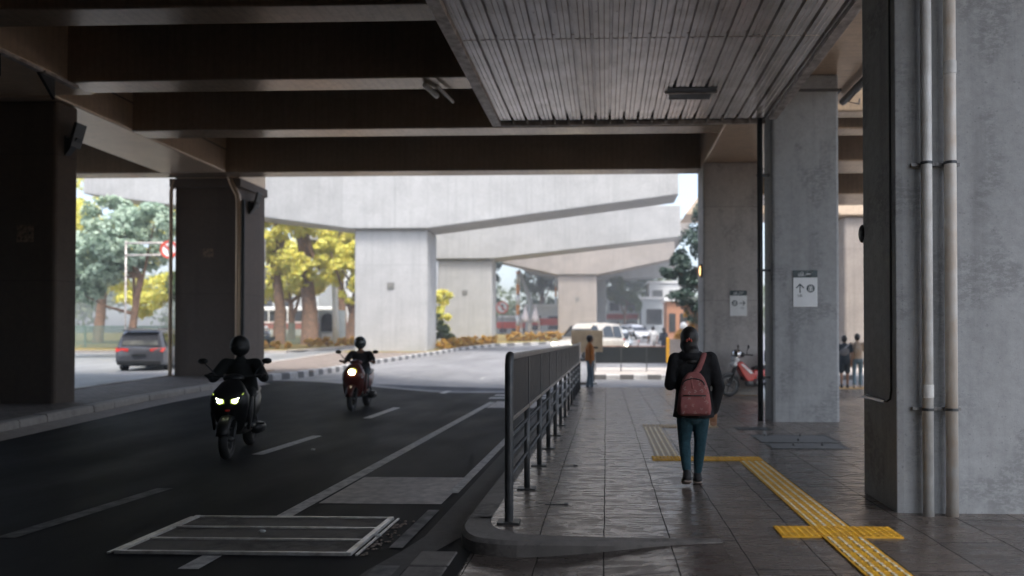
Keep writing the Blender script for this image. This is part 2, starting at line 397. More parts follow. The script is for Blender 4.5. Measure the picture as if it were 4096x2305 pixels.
az = lambda x, y: -.108 + .104 * sm(-.7, .80, x)
rows = [[(x, y, az(x, y)) for x in [-1.04 + 1.84 * i / 14 for i in range(15)]] for y in (-40, -6, 2, 3.4, 4.4, 5.2)]
n = 15; mb.add([p for r in rows for p in r], [(k * n + i, k * n + i + 1, (k + 1) * n + i + 1, (k + 1) * n + i) for k in range(5) for i in range(14)])
struct(mb.build('pavement_apron', M_pave, smooth=True))
mb = MB()   # pavement kerb stones: straight run, rounded corner, front run sinking into the apron
def kstone(o0, o1, i0, i1):
    mb.loft([[(*o0, -.35), (*o0, -.022), (o0[0] + .12 * (i0[0] - o0[0]), o0[1] + .12 * (i0[1] - o0[1]), .004), (*i0, .004), (*i0, -.35)],
             [(*o1, -.35), (*o1, -.022), (o1[0] + .12 * (i1[0] - o1[0]), o1[1] + .12 * (i1[1] - o1[1]), .004), (*i1, .004), (*i1, -.35)]])
y = 20.9
while y > 5.6:
    e = max(5.55, y - .8); kstone((-1.10, y), (-1.10, e + .008), (-.90, y), (-.90, e + .008)); y = e
for k in range(1, len(OUT) - 1): kstone(OUT[k], OUT[k + 1], INN[k], INN[k + 1])
struct(mb.build('pavement_kerb', C_kerbd, auto=30))
mb = MB()   # kerb blocks between apron and road
y = 5.02
while y > -8:
    mb.box(-1.32 + .01, -1.045, y - .32, y - .01, -.4, -.088 + random.uniform(-.006, .004)); y -= .33
struct(mb.build('apron_kerb', C_kerbd, bevel=.012))
mb = MB()   # drain gutter hugging the kerb
for a, b in zip(rng(5.4, 20.8, 1.), rng(5.4, 20.8, 1.)[1:]): mb.add([(-1.38, a, -.096), (-1.09, a, -.094), (-1.09, b, -.094), (-1.38, b, -.096)], [(0, 1, 2, 3)])
mb.add([(-1.62, -20, -.096), (-1.31, -20, -.094), (-1.31, 4.0, -.094), (-1.62, 4.0, -.096)], [(0, 1, 2, 3)])
pts = [((-1.62, 4.0), (-1.31, 4.0)), ((-1.55, 4.6), (-1.31, 4.6)), ((-1.45, 5.0), (-1.2, 5.03)), ((-1.38, 5.4), (-1.09, 5.4))]
for (a, b), (c, d) in zip(pts, pts[1:]): mb.add([(*a, -.096), (*b, -.094), (*d, -.094), (*c, -.096)], [(0, 1, 2, 3)])
struct(mb.build('gutter', M_gutter))
# ---- painted markings and pale patches on the road
def mark(mb, x0, x1, y0, y1, dz=.004, sk=0., n=6):
    for i in range(n):
        a = y0 + (y1 - y0) * i / n; b = y0 + (y1 - y0) * (i + 1) / n; sa = sk * i / n; sb = sk * (i + 1) / n
        mb.add([(x0 + sa, a, g(x0, a) + dz), (x1 + sa, a, g(x1, a) + dz), (x1 + sb, b, g(x1, b) + dz), (x0 + sb, b, g(x0, b) + dz)], [(0, 1, 2, 3)])
M_paint_dim = plain('shaded_road_paint', (.26, .25, .24), .7, c2=(.09, .09, .09), scale=7, bump=.002, spec=.1)  # dimmer copy of the paint: light falloff under the deck put into colour
mb = MB()
for a, b, sk in ((-3.1, -1., 0), (1.0, 3.1, 0), (5.25, 7.05, .1), (9.15, 10.95, .05), (13.4, 15.5, -.05), (19.6, 21.5, -.05), (26, 28.2, 0), (33, 35.5, 0), (41, 43.5, 0)):
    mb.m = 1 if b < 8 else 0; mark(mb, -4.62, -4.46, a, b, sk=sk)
mb.m = 0
mark(mb, -2.80, -2.66, 5.98, 17.0, n=14); mark(mb, -2.80, -2.66, 4.58, 4.87)
mark(mb, -2.80, -2.66, 1.8, 3.2)
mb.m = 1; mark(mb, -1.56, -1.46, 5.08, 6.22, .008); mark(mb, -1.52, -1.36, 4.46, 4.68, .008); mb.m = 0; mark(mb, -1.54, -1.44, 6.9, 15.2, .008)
for k in range(2): mark(mb, -3.0, -1.5, 18.0 + k * .9, 18.45 + k * .9)
mark(mb, -2.2, -1.7, 19.9, 20.4)
struct(mb.build('road_markings', [M_paint, M_paint_dim]))
mb = MB(); mark(mb, -2.63, -1.50, 6.45, 7.7, .004); mark(mb, -2.64, -1.58, 15.6, 17.2, .004); struct(mb.build('road_patch', M_patch))
mb = MB()
for y in rng(7, 19, .6): pass
mb.add([(6.5, 20.3, .004), (11, 20.3, .004), (11, 20.75, .004), (6.5, 20.75, .004)], [(0, 1, 2, 3)])
mb.add([(7.2, 21.8, g(8, 21.8) + .005), (12, 21.8, g(8, 21.8) + .005), (12, 23.3, g(8, 23.3) + .005), (7.2, 23.3, g(8, 23.3) + .005)], [(0, 1, 2, 3)])
mb.add([(2.3, 17.95, .004), (5.4, 17.95, .004), (5.4, 18.06, .004), (2.3, 18.06, .004)], [(0, 1, 2, 3)])
mb.add([(1.6, 27.2, .006 + .07), (2.2, 27.2, .006 + .07), (2.2, 27.6, .006 + .07), (1.6, 27.6, .006 + .07)], [(0, 1, 2, 3)])
struct(mb.build('yellow_markings', M_paint_y))
# ---- traffic island beyond the crossing
ig = lambda x, y: g(x, y)
struct(sheet('island_paving', lambda y: -.55, lambda y: 34, rng(26.3, 30, .5), 12, .16, C_kerb))
mb = MB()
x = -.6
while x < 30: mb.box(x, x + .995, 26.05, 26.32, g(x, 26.2) - .3, g(x, 26.2) + .17); x += 1.
struct(mb.build('island_kerb', M_kstripx, bevel=.02))

# ---------------------------------------------------------------- tactile path
def tactile(name, tiles, mat):
    mb = MB()
    for (x, y, kind, T) in tiles:
        mb.m = 0; q = random.uniform(0, .002); e = .0025
        mb.box(x + e, x + T - e, y + e, y + T - e, -.02, .010 + q)
        if kind == 'bar':
            for i in range(4):
                for k in range(3):
                    cx = x + T * (i + .5) / 4; y0 = y + T * (k + .12) / 3; y1 = y + T * (k + .88) / 3
                    mb.m = 1; zz = .010 + q
                    mb.loft([[(cx - .014, y0, zz - .002), (cx + .014, y0, zz - .002), (cx + .009, y0 + .006, zz + .005), (cx - .009, y0 + .006, zz + .005)],
                             [(cx - .014, y1, zz - .002), (cx + .014, y1, zz - .002), (cx + .009, y1 - .006, zz + .005), (cx - .009, y1 - .006, zz + .005)]])
                    mb.m = 0
                    if i < 3:
                        dx = cx + T / 8; mb.loft([[(dx + .012 * math.cos(a), y1 + .02 + .012 * math.sin(a), zz - .002) for a in [PI * j / 3 for j in range(6)]], [(dx + .006 * math.cos(a), y1 + .02 + .006 * math.sin(a), zz + .004) for a in [PI * j / 3 for j in range(6)]]])
        else:
            for i in range(6):
                for k in range(6):
                    cx = x + T * (i + .5) / 6; cy = y + T * (k + .5) / 6; zz = .010 + q
                    mb.loft([[(cx + .016 * math.cos(a), cy + .016 * math.sin(a), zz - .002) for a in [PI * j / 4 for j in range(8)]], [(cx + .009 * math.cos(a), cy + .009 * math.sin(a), zz + .0055) for a in [PI * j / 4 for j in range(8)]]])
    return struct(mb.build(name, [mat, M_tworn]))
T = .285; tl = []
for k in range(12): tl.append((1.525, 5.385 + k * T - (0 if k < 9 else 0), 'bar', T)) if 5.385 + k * T < 8.2 else None
for k in range(14): tl.append((1.525, 5.095 - (k + 1) * T, 'bar', T))
for k in range(3): tl.append((1.24 + k * T, 5.097, 'dot', T))
for k in range(5): tl.append((.535 + k * .2555, 8.28, 'dot', .2555))
tactile('tactile_path', tl, M_tact)
M_tact2 = plain('tactile_faded', (.42, .27, .10), .42, c2=(.30, .23, .14), scale=14)
tl = []
for k in range(10): tl.append((.585, 8.54 + k * T, 'bar', T))
for k in range(10): tl.append((.585 + .29, 8.54 + k * T, 'bar', .2)) if k < 0 else None
for k in range(4): tl.append((.585 + k * .3, 11.40, 'dot', .3))
tl.append((1.5, 11.72, 'bar', .3)); tl.append((1.5, 12.02, 'bar', .3))
tactile('tactile_path_faded', tl, M_tact2)

# ---------------------------------------------------------------- covers set in the ground
C_cover = concrete('cover_concrete', (.15, .155, .155), bump=.003)
def slabcover(x0, x1, y0, y1, label, bolts):
    t = thing('inspection_cover', label, 'cover', ((x0 + x1) / 2, (y0 + y1) / 2, 0)); hx, hy = (x1 - x0) / 2, (y1 - y0) / 2
    m = MB(); m.box(-hx, hx, -hy, hy, -.03, .006); m.build('lid', C_cover, t, bevel=.004)
    m = MB(); w = .035
    for a in ((-hx - w, hx + w, -hy - w, -hy - .004), (-hx - w, hx + w, hy + .004, hy + w), (-hx - w, -hx - .004, -hy - .004, hy + .004), (hx + .004, hx + w, -hy - .004, hy + .004)): m.box(*a, -.03, .009)
    m.build('rim', M_steel, t)
    for bx, by in bolts:
        m = MB(); m.chain([(bx * hx, by * hy, 0), (bx * hx, by * hy, .022)], [.022, .018], 8); m.build('bolt', M_steel, t)
slabcover(2.16, 3.10, 9.24, 9.68, 'dark grey inspection cover with two bolts, nearer of the bolted pair', ((-.35, .1), (.45, .15)))
slabcover(2.14, 3.16, 9.80, 10.5, 'dark grey inspection cover with three bolts, farther of the bolted pair', ((-.7, .7), (.3, .75), (.0, -.6)))
t = thing('drain_grate', 'narrow dark drain grate between the bolted covers and the signed column', 'drain', (2.3, 11.28, 0))
m = MB(); m.box(-.27, .27, -.17, .17, -.02, .004); m.build('pit', M_void, t)
m = MB()
for k in range(14): m.box(-.27, .27, -.165 + k * .024, -.155 + k * .024, -.01, .010)
m.build('bars', M_steel, t)
# steel-framed trench cover in the carriageway
M_cfill = concrete('cover_fill', (.17, .15, .13), bump=.01, blotch=.8)
M_bright = plain('worn_bright_steel', (.80, .78, .75), .35, .3, c2=(.45, .41, .37), scale=9)
t = thing('utility_cover', 'large steel framed utility cover with three concrete strips in the road', 'cover', (-2.61, 5.40, -.1))
hx, hy = .82, .49
for k in range(3):
    m = MB(); m.box(-hx + .03, hx - .03, -hy + .02 + k * .327, -hy + .31 + k * .327, -.02, .012); m.build('fill_panel', M_cfill, t)
for k in range(4):
    m = MB(); yy = -hy + k * .3267; m.box(-hx + .022, hx - .022, yy - .010, yy + .013, -.02, .022); m.build('steel_bar', M_bright, t)
for sx in (-1, 1):
    m = MB(); m.box(sx * hx - .02, sx * hx + .02, -hy - .01, hy + .012, -.02, .024); m.build('steel_edge', M_bright, t)
m = MB(); m.box(-hx - .07, -hx - .05, -hy - .01, hy + .02, -.02, .012); m.build('outer_frame', M_bright, t); m = MB(); m.box(hx + .05, hx + .065, -hy - .01, hy + .02, -.02, .012); m.build('outer_frame', M_bright, t)
m = MB(); rn = random.Random(5)
for k in range(60):
    x = hx + .08 + abs(rn.gauss(0, .05)); y = rn.uniform(-hy, hy); s = rn.uniform(.005, .019)
    m.ell((x, y, .004), (s, s * rn.uniform(.6, 1.3), s * .4), 6, 4)
tag(m.build('debris', concrete('rubble', (.28, .22, .18))), kind='stuff').location = (-2.61, 5.40, -.1)
rn = random.Random(11)
M_litter = plain('litter_paper', (.6, .6, .58), .7)
for (x, y, z, lab) in ((-2.62, 5.36, -.07, 'tiny white scrap of litter lying on the utility cover'), (-3.95, 9.5, -.093, 'tiny pale scrap of litter on the road beside the near scooter'), (-1.72, 5.33, -.085, 'white crumpled scrap at the right edge of the utility cover')):
    m = MB(); m.ell((0, 0, .012), (.03, .022, .012), 8, 5); o = m.build('litter_scrap', M_litter); o.location = (x, y, z); tag(o, lab, 'litter', kind='thing')

# ---------------------------------------------------------------- elevated deck, beams, girders
DK = thing('elevated_deck', 'dark concrete bridge deck with cross beams overhead, spanning road and pavement', 'bridge deck', (0, 0, 0))
ZS = 5.95
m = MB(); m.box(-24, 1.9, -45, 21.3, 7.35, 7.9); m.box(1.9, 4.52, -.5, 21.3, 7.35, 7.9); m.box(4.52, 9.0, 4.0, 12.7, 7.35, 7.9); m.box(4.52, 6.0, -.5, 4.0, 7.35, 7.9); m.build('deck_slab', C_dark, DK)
for (y0, y1) in ((-14.2, -13.6), (-8.0, -7.4), (-3.0, -2.4), (.2, .8), (3.3, 3.9), (6.4, 7.0), (9.5, 10.05), (12.2, 12.8), (15.15, 15.75)):
    m = MB(); m.box(-22, 2.497 if y1 > 3 else 1.9, y0, y1, ZS, 7.347); m.build('cross_beam', C_deck, DK, bevel=.03)
m = MB(); m.box(-22, 4.5, 19.0, 19.6, ZS, 7.347); m.build('cross_beam', C_deck, DK, bevel=.03)
C_gird = concrete('girder_concrete', (.66, .51, .37), board=2, rough=.28, spec=1.)
m = MB(); m.box(2.5, 4.5, -.5, 18.997, ZS - .002, 7.346); m.build('girder', C_gird, DK, bevel=.04)
m = MB(); m.box(-12.15, -10.33, 12.93, 18.997, ZS - .004, 7.346); m.box(-12.15, -10.33, 19.603, 21.25, ZS - .004, 7.346); m.build('girder', C_gird, DK, bevel=.04)
m = MB(); m.box(-12.3, -9.5, -45, 12.9, ZS - .003, 7.346); m.build('girder', C_gird, DK, bevel=.04)
m = MB(); m.box(-10.326, -10.31, 13.2, 19.0, 6.55, 6.57); m.build('girder_joint', M_black, DK)
m = MB(); m.box(4.3, 4.52, 14.3, 21.3, 7.9, 8.9); m.box(-24, 4.3, 21.1, 21.3, 7.9, 8.9); m.build('parapet', C_deck, DK)
# unseen walls added behind, left and right of the viewpoint to block light
m = MB(); m.box(-24, 2.2, -22.4, -22, -.4, 7.35); m.build('rear_light_block', C_dark, DK)
m = MB(); m.box(-15.6, -15.2, -22, 12.6, -.4, 7.35); m.build('left_light_block', C_dark, DK)
m = MB(); m.box(1.9, 2.2, -22, 1.6, -.4, 7.346); m.build('right_light_block', C_dark, DK)
# second deck to the right, beyond the light gap
DK2 = thing('side_deck', 'narrow concrete ramp deck with ribbed beams seen between the right columns', 'bridge deck', (0, 0, 0))
m = MB(); m.box(4.56, 16, 14.3, 24.5, 7.35, 7.9); m.build('deck_slab', C_dark, DK2)
for (y0, y1) in ((14.3, 14.75), (15.5, 16.05), (18.3, 19.7), (22.5, 24.4)):
    m = MB(); m.box(4.56, 16, y0, y1, ZS + .003, 7.347); m.build('cross_beam', C_deck, DK2, bevel=.03)

# ---------------------------------------------------------------- columns
def column(label, loc, foot, h, mat, name='concrete_column', bev=.05, group=None):
    t = thing(name, label, 'column', loc, 0, group); m = MB(); m.prism([(x, y, -.3) for x, y in foot], (0, 0, h + .3)); m.build('shaft', mat, t, bevel=bev); return t
ca = column('broad mottled grey concrete column nearest the viewer carrying two white pipes', (2.35, 5.85, 0), [(0, .012), (.052, 0), (1.75, 0), (1.75, .8), (.02, .8)], ZS - .004, C_col, bev=.008)
cb = column('grey concrete column with the larger arrow-up lift sign', (2.83, 12.25, 0), [(0, 0), (1.14, 0), (1.14, .62), (0, .62)], ZS - .004, C_col)
cc = column('dim concrete column behind the red moped with the smaller lift sign', (2.48, 18.3, 0), [(0, 0), (1.45, 0), (1.45, 1.1), (0, 1.1)], ZS - .004, C_colb)
m = MB(); m.box(-.06, 1.5, -.06, 1.16, -.1, .10); m.build('plinth', C_kerb, cc, bevel=.02)
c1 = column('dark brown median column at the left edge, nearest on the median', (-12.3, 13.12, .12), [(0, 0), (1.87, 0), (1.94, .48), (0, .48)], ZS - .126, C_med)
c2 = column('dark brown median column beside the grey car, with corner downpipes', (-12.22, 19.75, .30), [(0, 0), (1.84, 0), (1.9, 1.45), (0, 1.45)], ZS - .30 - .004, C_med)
m = MB(); m.box(-.1, 1.95, -.12, 1.5, ZS - .30 - .25, ZS - .30 - .006); m.build('bearing_cap', C_med, c2, bevel=.02)
# stencilled plates on the median columns
M_plate = plain('worn_plate', (.42, .30, .20), .6, c2=(.05, .04, .03), scale=16)
for (x, y, z, w, h, lab) in ((-11.0, 13.115, 3.41, .32, .32, 'small worn pale plate on the nearest dark median column'), (-11.25, 19.745, 3.85, .30, .24, 'small worn yellowish plate on the median column beside the car')):
    m = MB(); m.box(-w / 2, w / 2, -.012, 0, -h / 2, h / 2); o = m.build('number_plate', M_plate, bevel=.003); o.location = (x, y, z); tag(o, lab, 'plate', kind='thing')

# pipes on the near column
def pvc(x, y, r, top, label, mat, rust):
    t = thing('drain_pipe', label, 'pipe', (x, y, 0), 0, 'white drain pipes on the near column')
    m = MB(); m.tube((0, 0, .0), (0, 0, top), r, 24); m.build('pipe', mat, t, smooth=True)
    for z in rust:
        m = MB(); m.tube((0, 0, z), (0, 0, z + .10), r + .004, 24); m.build('collar', M_pipe, t, auto=40)
    for z in (.845, 2.81):
        m = MB(); m.disc((0, 0, z), r + .001, r + .005, .022, 24, 'z'); m.build('clamp', M_steel, t, auto=40)
        m = MB(); m.box(-.10, .10, .046, .075, z - .014, z + .014); m.build('bracket', M_brkt, t, bevel=.003)
pvc(2.558, 5.765, .0415, 5.9, 'left white drain pipe of the pair on the near column', M_pipe, (.94, 4.4))
pvc(2.745, 5.765, .0455, 5.9, 'right white drain pipe of the pair, brownish near its top', M_pipe2, (3.52,))
t = thing('cable_conduit', 'thin dark conduit running down the shaded side of the near column', 'conduit', (2.35, 5.955, 0))
m = MB(); m.chain([(-.004, .0, 5.9), (-.004, 0, .98), (-.006, .02, .91), (-.008, .08, .885), (-.012, .56, .905)], [.009] * 5, 8); m.build('conduit_pipe', M_dpipe, t, smooth=True)
m = MB(); m.box(-.02, .0, .12, .64, .87, .892); m.build('conduit_rail', M_galv, t)
o = MB().ell((0, 0, 0), (.03, .06, .085), 12, 8).build('wall_speaker', M_black, smooth=True); o.location = (2.37, 6.67, 2.38); tag(o, 'small black rounded fitting on the far edge of the near column', 'speaker', kind='thing')
# dark downpipe and hanging pipe by the signed column
t = thing('downpipe', 'tall dark iron downpipe standing beside the column with the larger lift sign', 'pipe', (2.665, 12.42, 0))
m = MB(); m.tube((0, 0, 0), (0, 0, 5.25), .048, 14); m.build('pipe', M_dpipe, t, smooth=True)
for z in (.75, 2.6, 4.25):
    m = MB(); m.box(-.06, .17, -.015, .015, z - .02, z + .02); m.build('bracket', M_steel, t)
t = thing('column_strap', 'dark steel strap line around the upper part of the signed column', 'strap', (2.83, 12.25, 5.66))
m = MB(); m.box(-.01, 1.18, -.03, -.002, -.02, .02); m.box(1.142, 1.18, -.03, .5, -.02, .02); m.build('strap_band', M_steel, t)
t = thing('overhead_pipe', 'dark slanting pipe slung under the deck edge right of the signed column', 'pipe', (0, 0, 0))
m = MB(); m.tube((4.42, 2.8, 5.84), (4.42, 13.4, 5.84), .07, 14); m.build('pipe', M_dpipe, t, smooth=True)
m = MB(); m.chain([(4.42, 12.7, 5.78), (4.30, 12.74, 5.62), (4.5, 12.8, 5.6), (4.55, 12.9, 5.72)], [.014] * 4, 8); m.build('cable_loop', M_black, t, smooth=True)

# median column fittings: downpipes, floodlights
def floodlight(loc, rz, label):
    t = thing('floodlight', label, 'lamp', loc, rz, 'floodlights on the median columns')
    m = MB(); m.box(-.03, .03, -.08, .08, -.62, -.05); m.build('back_plate', M_black, t)
    m = MB(); m.chain([(0, 0, -.1), (.30, 0, -.05)], [.05, .05], 10); m.build('arm', M_trim, t, smooth=True)
    m = MB(); m.prism([(.05, -.1, -.12), (.05, -.1, -.60), (.40, -.1, -.12)], (0, .2, 0)); m.build('gusset', M_black, t)
    rot = Matrix.Rotation(R(16), 3, 'Y'); m = MB()
    m.box(.27, .37, -.2, .2, -.30, .42); m.v = [tuple(rot @ Vector(v)) for v in m.v]; m.build('lamp_housing', M_black, t, bevel=.02); t.scale = (.66, .66, .66)
floodlight((-10.33, 20.3, 5.45), 0, 'black bracketed floodlight on the column beside the grey car')
floodlight((-10.40, 13.35, 5.35), 0, 'black bracketed floodlight high on the nearest median column')
t = thing('downpipe', 'pale downpipe bending in at the top of the column beside the car', 'pipe', (-10.33, 19.72, .3))
m = MB(); m.chain([(-.28, -.06, 7.0), (-.28, -.06, 5.75), (-.2, -.07, 5.5), (-.02, -.07, 5.15), (0, -.07, 4.9), (0, -.07, 0)], [.075] * 6, 12); m.build('pipe', C_gird, t, smooth=True)
t = thing('downpipe', 'thin dark downpipe at the road side corner of the column beside the car', 'pipe', (-10.2, 19.7, .3))
m = MB(); m.chain([(0, -.04, 5.0), (0, -.04, 0)], [.05] * 2, 12); m.build('pipe', M_dpipe, t, smooth=True)
t = thing('downpipe', 'thin brown downpipe on the left corner of the column beside the car', 'pipe', (-12.28, 19.72, .3))
m = MB(); m.chain([(.1, -.05, 5.6), (0, -.05, 5.3), (0, -.05, 0)], [.05] * 3, 12); m.build('pipe', C_gird, t, smooth=True)
t = thing('cable_tray', 'pale cable tray hung on brackets under the upper left girder', 'cable tray', (-9.47, 0, 5.93))
for (a, b) in ((2, 6), (6.05, 10.0), (10.05, 11.55), (11.6, 12.35)):
    m = MB(); m.box(-.06, .06, a, b, -.05, .0); m.build('tray_section', M_trim, t)
for y in (4, 8, 10.8, 11.9):
    m = MB(); m.prism([(-.06, y, -.05), (-.06, y, -.40), (-.06, y - .35, -.05)], (.05, 0, 0)); m.build('bracket', M_black, t)
for (x, z, r, lab) in ((-3.2, 5.88, .05, 'short white pipe end poking down below the second beam'), (-2.98, 5.86, .03, 'thin pale pipe stub beside the thicker one below the second beam')):
    m = MB(); m.chain([(0, -.3, .02), (.1 if r > .04 else .12, .12 if r > .04 else .40, -.02)], [r, r], 12); o = m.build('pipe_stub', M_pipe, smooth=True); o.location = (x, 12.75, z); tag(o, lab, 'pipe', kind='thing')

# ---------------------------------------------------------------- corrugated ceiling over the pavement
CP = thing('metal_ceiling', 'corrugated galvanised metal ceiling hung over the pavement', 'ceiling panel', (0, 0, 5.2))
m, p = MB(), .2405
xs = []; x = -1.84
prof = []
while x < 2.74:
    prof += [(x, 0), (x + .058, 0), (x + .066, .012), (x + .074, 0), (x + .124, 0), (x + .132, .012), (x + .140, 0), (x + .194, 0), (x + .203, .055), (x + .2315, .055)]; x += p
prof = [(min(a, 2.76), z) for a, z in prof]
for (y0, y1, dz) in ((2.6, 5.0, .004), (5.0, 7.35, .0), (7.35, 8.95, .003), (8.95, 10.75, .0), (10.75, 12.28, .003)):
    n = len(prof); m.add([(a, y0, z + dz) for a, z in prof] + [(a, y1 - .012, z + dz) for a, z in prof], [(i, i + 1, n + i + 1, n + i) for i in range(n - 1)])
m.m = 1; x = -1.84; rn = random.Random(2)
while x < 2.7:
    for y in [12.0 - k * .76 for k in range(13)]: m.ell((x + .04, y, -.004), (.008, .008, .006), 6, 4)
    x += p
m.build('sheet', [M_galv, M_steel], CP)
m = MB(); m.box(-2.0, -1.845, 2.6, 12.44, -.05, .14); m.build('edge_trim', M_trim, CP, bevel=.006)
m = MB(); m.box(2.765, 2.90, 2.6, 12.2, -.05, .14); m.build('edge_trim', M_trim, CP, bevel=.006)
m = MB(); m.box(-1.842, 2.762, 12.40, 12.44, -.05, .14); m.build('edge_trim', M_trim, CP)
m = MB(); m.box(-1.842, 2.762, 12.285, 12.398, .03, .1); m.build('edge_channel', M_void, CP)
x = -1.84 + p
m = MB()
while x < 2.7: m.box(x - .03, x, 12.28, 12.402, -.03, .05); x += p
m.build('edge_clips', M_trim, CP)
m = MB()
for y in (3, 5.6, 8, 11): m.box(-1.9, 2.8, y, y + .1, .062, .2)
m.build('purlins', M_steel, CP)
m = MB()
for y in (3.6, 6.7, 9.75):
    for x in (-1.6, .4, 2.4): m.tube((x, y, .15), (x, y, .76), .015, 6)
m.build('hangers', M_steel, CP)
t = thing('ceiling_light', 'dark slotted linear light box recessed in the corrugated ceiling', 'light box', (1.30, 10.98, 5.2))
m = MB(); m.box(-.37, .37, -.26, -.06, -.012, .05); m.build('tray', M_void, t)
m = MB(); m.box(-.32, .32, -.03, .24, -.02, .05); m.build('tray', M_void, t)
m = MB(); m.box(-.40, .40, -.06, -.03, -.025, .05); m.build('divider', M_trim, t)

# ---------------------------------------------------------------- signs
def text_mesh(s, size, loc, mat, parent, name='lettering', depth=.0015, bold=0.):
    cu = bpy.data.curves.new(name, 'FONT'); cu.body = s; cu.size = size; cu.align_x = 'CENTER'; cu.extrude = depth; cu.offset = bold
    o = bpy.data.objects.new(name, cu); COL.objects.link(o)
    dg = bpy.context.evaluated_depsgraph_get(); me = bpy.data.meshes.new_from_object(o.evaluated_get(dg))
    bpy.data.objects.remove(o); me.transform(Matrix.Rotation(R(90), 4, 'X')); me.materials.clear(); me.materials.append(mat)
    q = bpy.data.objects.new(name, me); COL.objects.link(q); q.parent = parent; q.location = loc; return q
def stroke(mb, pts, w, y=-.0, d=.002):
    for a, b in zip(pts, pts[1:]):
        a = Vector((a[0], 0, a[1])); b = Vector((b[0], 0, b[1])); u = (b - a).normalized(); n = Vector((-u.z, 0, u.x)) * w / 2; e = u * w * .35
        mb.prism([(p.x, y, p.z) for p in (a - e - n, b + e - n, b + e + n, a - e + n)], (0, -d, 0))
def lift_sign(label, loc, w, h, right):
    """white lift sign: dark header with two emblems, arrow, round lift pictogram, small word"""
    t = thing('lift_sign', label, 'sign', loc, 0, 'lift signs on the columns')
    m = MB(); m.box(-w / 2, w / 2, -.008, 0, -h / 2, h / 2); m.build('board', M_sign, t, bevel=.002)
    hh = h * .195; zt = h / 2
    m = MB(); m.box(-w / 2, w / 2, -.0125, -.0085, zt - hh, zt + .001); m.build('header', M_signd, t)
    zc = zt - hh / 2; s = hh
    m = MB()
    wave = []
    for i in range(49):
        q = i / 48; ph = q * 2.5 * 2 * PI + PI; zz = math.cos(ph); zz = math.copysign(abs(zz) ** .45, zz)
        wave.append((.02 * w + (q * .235 + zz * .028) * w, zc + zz * s * .27))
    stroke(m, wave, w * .030, -.0128)
    for dx in (-1,): pass
    m.build('wave_emblem', M_sign, t)
    m = MB()
    bx = -.30 * w
    for k in range(9): stroke(m, [(bx + k * .028 * w, zc - s * .28), (bx + (k + .4) * .028 * w, zc - s * .02)], w * .011, -.0128)
    stroke(m, [(bx, zc + .0 * s), (bx + .05 * w, zc + .14 * s), (bx + .09 * w, zc + .02 * s)], w * .012, -.0128)
    stroke(m, [(bx + .16 * w + .055 * w * math.cos(a), zc + .16 * s + .12 * s * math.sin(a)) for a in [PI * 2 * k / 10 for k in range(11)]], w * .014, -.0128)
    stroke(m, [(bx, zc - .30 * s), (bx + .25 * w, zc - .30 * s)], w * .008, -.0128)
    m.build('script_emblem', M_sign, t)
    zr = .0 * h + h * .0
    ax, cx = (.22 * w, -.22 * w) if right else (-.22 * w, .22 * w)
    za = zt - hh - .30 * h + (.0 if not right else .0)
    L = .115 * h * (.95 if right else 1)
    m = MB()
    if right:
        stroke(m, [(ax - L * .95, za), (ax + L * .85, za)], w * .045, -.0085); stroke(m, [(ax + L * .25, za + L * .75), (ax + L * .95, za), (ax + L * .25, za - L * .75)], w * .05, -.0088)
    else:
        stroke(m, [(ax, za - L), (ax, za + L * .85)], w * .045, -.0085); stroke(m, [(ax - L * .85, za + L * .15), (ax, za + L * 1.0), (ax + L * .85, za + L * .15)], w * .05, -.0088)
    m.build('arrow', M_signd, t)
    r = .17 * w
    m = MB(); m.prism([(cx + r * math.cos(2 * PI * k / 32), -.0085, za + r * math.sin(2 * PI * k / 32)) for k in range(32)], (0, -.002, 0)); o = m.build('lift_pictogram', M_signd, t)
    m = MB(); q = r * .52
    m.prism([(cx - q, -.0108, za - r * .68), (cx + q, -.0108, za - r * .68), (cx + q, -.0108, za + r * .38), (cx - q, -.0108, za + r * .38)], (0, -.0015, 0))
    for dx in (-.28, 0, .28): stroke(m, [(cx + dx * r, za + r * .42), (cx + dx * r, za + r * .78)], r * .10, -.0108)
    m.build('cabin', M_sign, o)
    m = MB()
    for dx in (-.26, .26):
        m.ell((cx + dx * r, -.0125, za + r * .16), (r * .11, .0008, r * .11), 8, 4)
        stroke(m, [(cx + dx * r, za + r * .02), (cx + dx * r, za - r * .5)], r * .2, -.0125, .0008)
    m.build('riders', M_signd, o)
    text_mesh('Lift', .095 * h, (ax, -.0095, za - L - .11 * h), M_signd, t)
lift_sign('larger white lift sign with an upward arrow left of the round lift symbol', (3.388, 12.247, 2.268), .407, .622, False)
lift_sign('smaller looking white lift sign with the arrow pointing right, above the red moped', (3.372, 18.297, 2.327), .432, .648, True)

# ---------------------------------------------------------------- railing between road and pavement
FX = -.745; FY = [5.45 + 1.235 * k for k in range(12)]
F = thing('pedestrian_railing', 'dark slatted metal railing along the pavement kerb with three lower rails', 'railing', (FX, 5.45, 0))
yl = FY[-1] - 5.45
for k, y in enumerate(FY):
    y -= 5.45; m = MB()
    if k == 0: m.chain([(0, 0, .0), (0, 0, 1.20), (0, .02, 1.255), (0, .06, 1.275)], [.034] * 4, 14)
    else: m.tube((0, y, 0), (0, y, .80), .028, 12)
    o = m.build('post', M_steel, F, smooth=True)
    m = MB(); m.box(-.085, .085, y - .07, y + .07, .0, .014); m.build('base_plate', M_steel, o)
m = MB(); m.box(-.035, .035, .04, yl + .1, 1.245, 1.29); m.build('top_rail', M_railtop, F, bevel=.012)
m = MB(); m.box(-.025, .025, .03, yl + .1, .765, .80); m.build('panel_rail', M_railtop, F, bevel=.006)
m = MB(); y = .06
while y < yl + .05: m.box(-.018, .018, y, y + .030, .80, 1.246); y += .047
m.build('slats', M_slat, F)
m = MB()
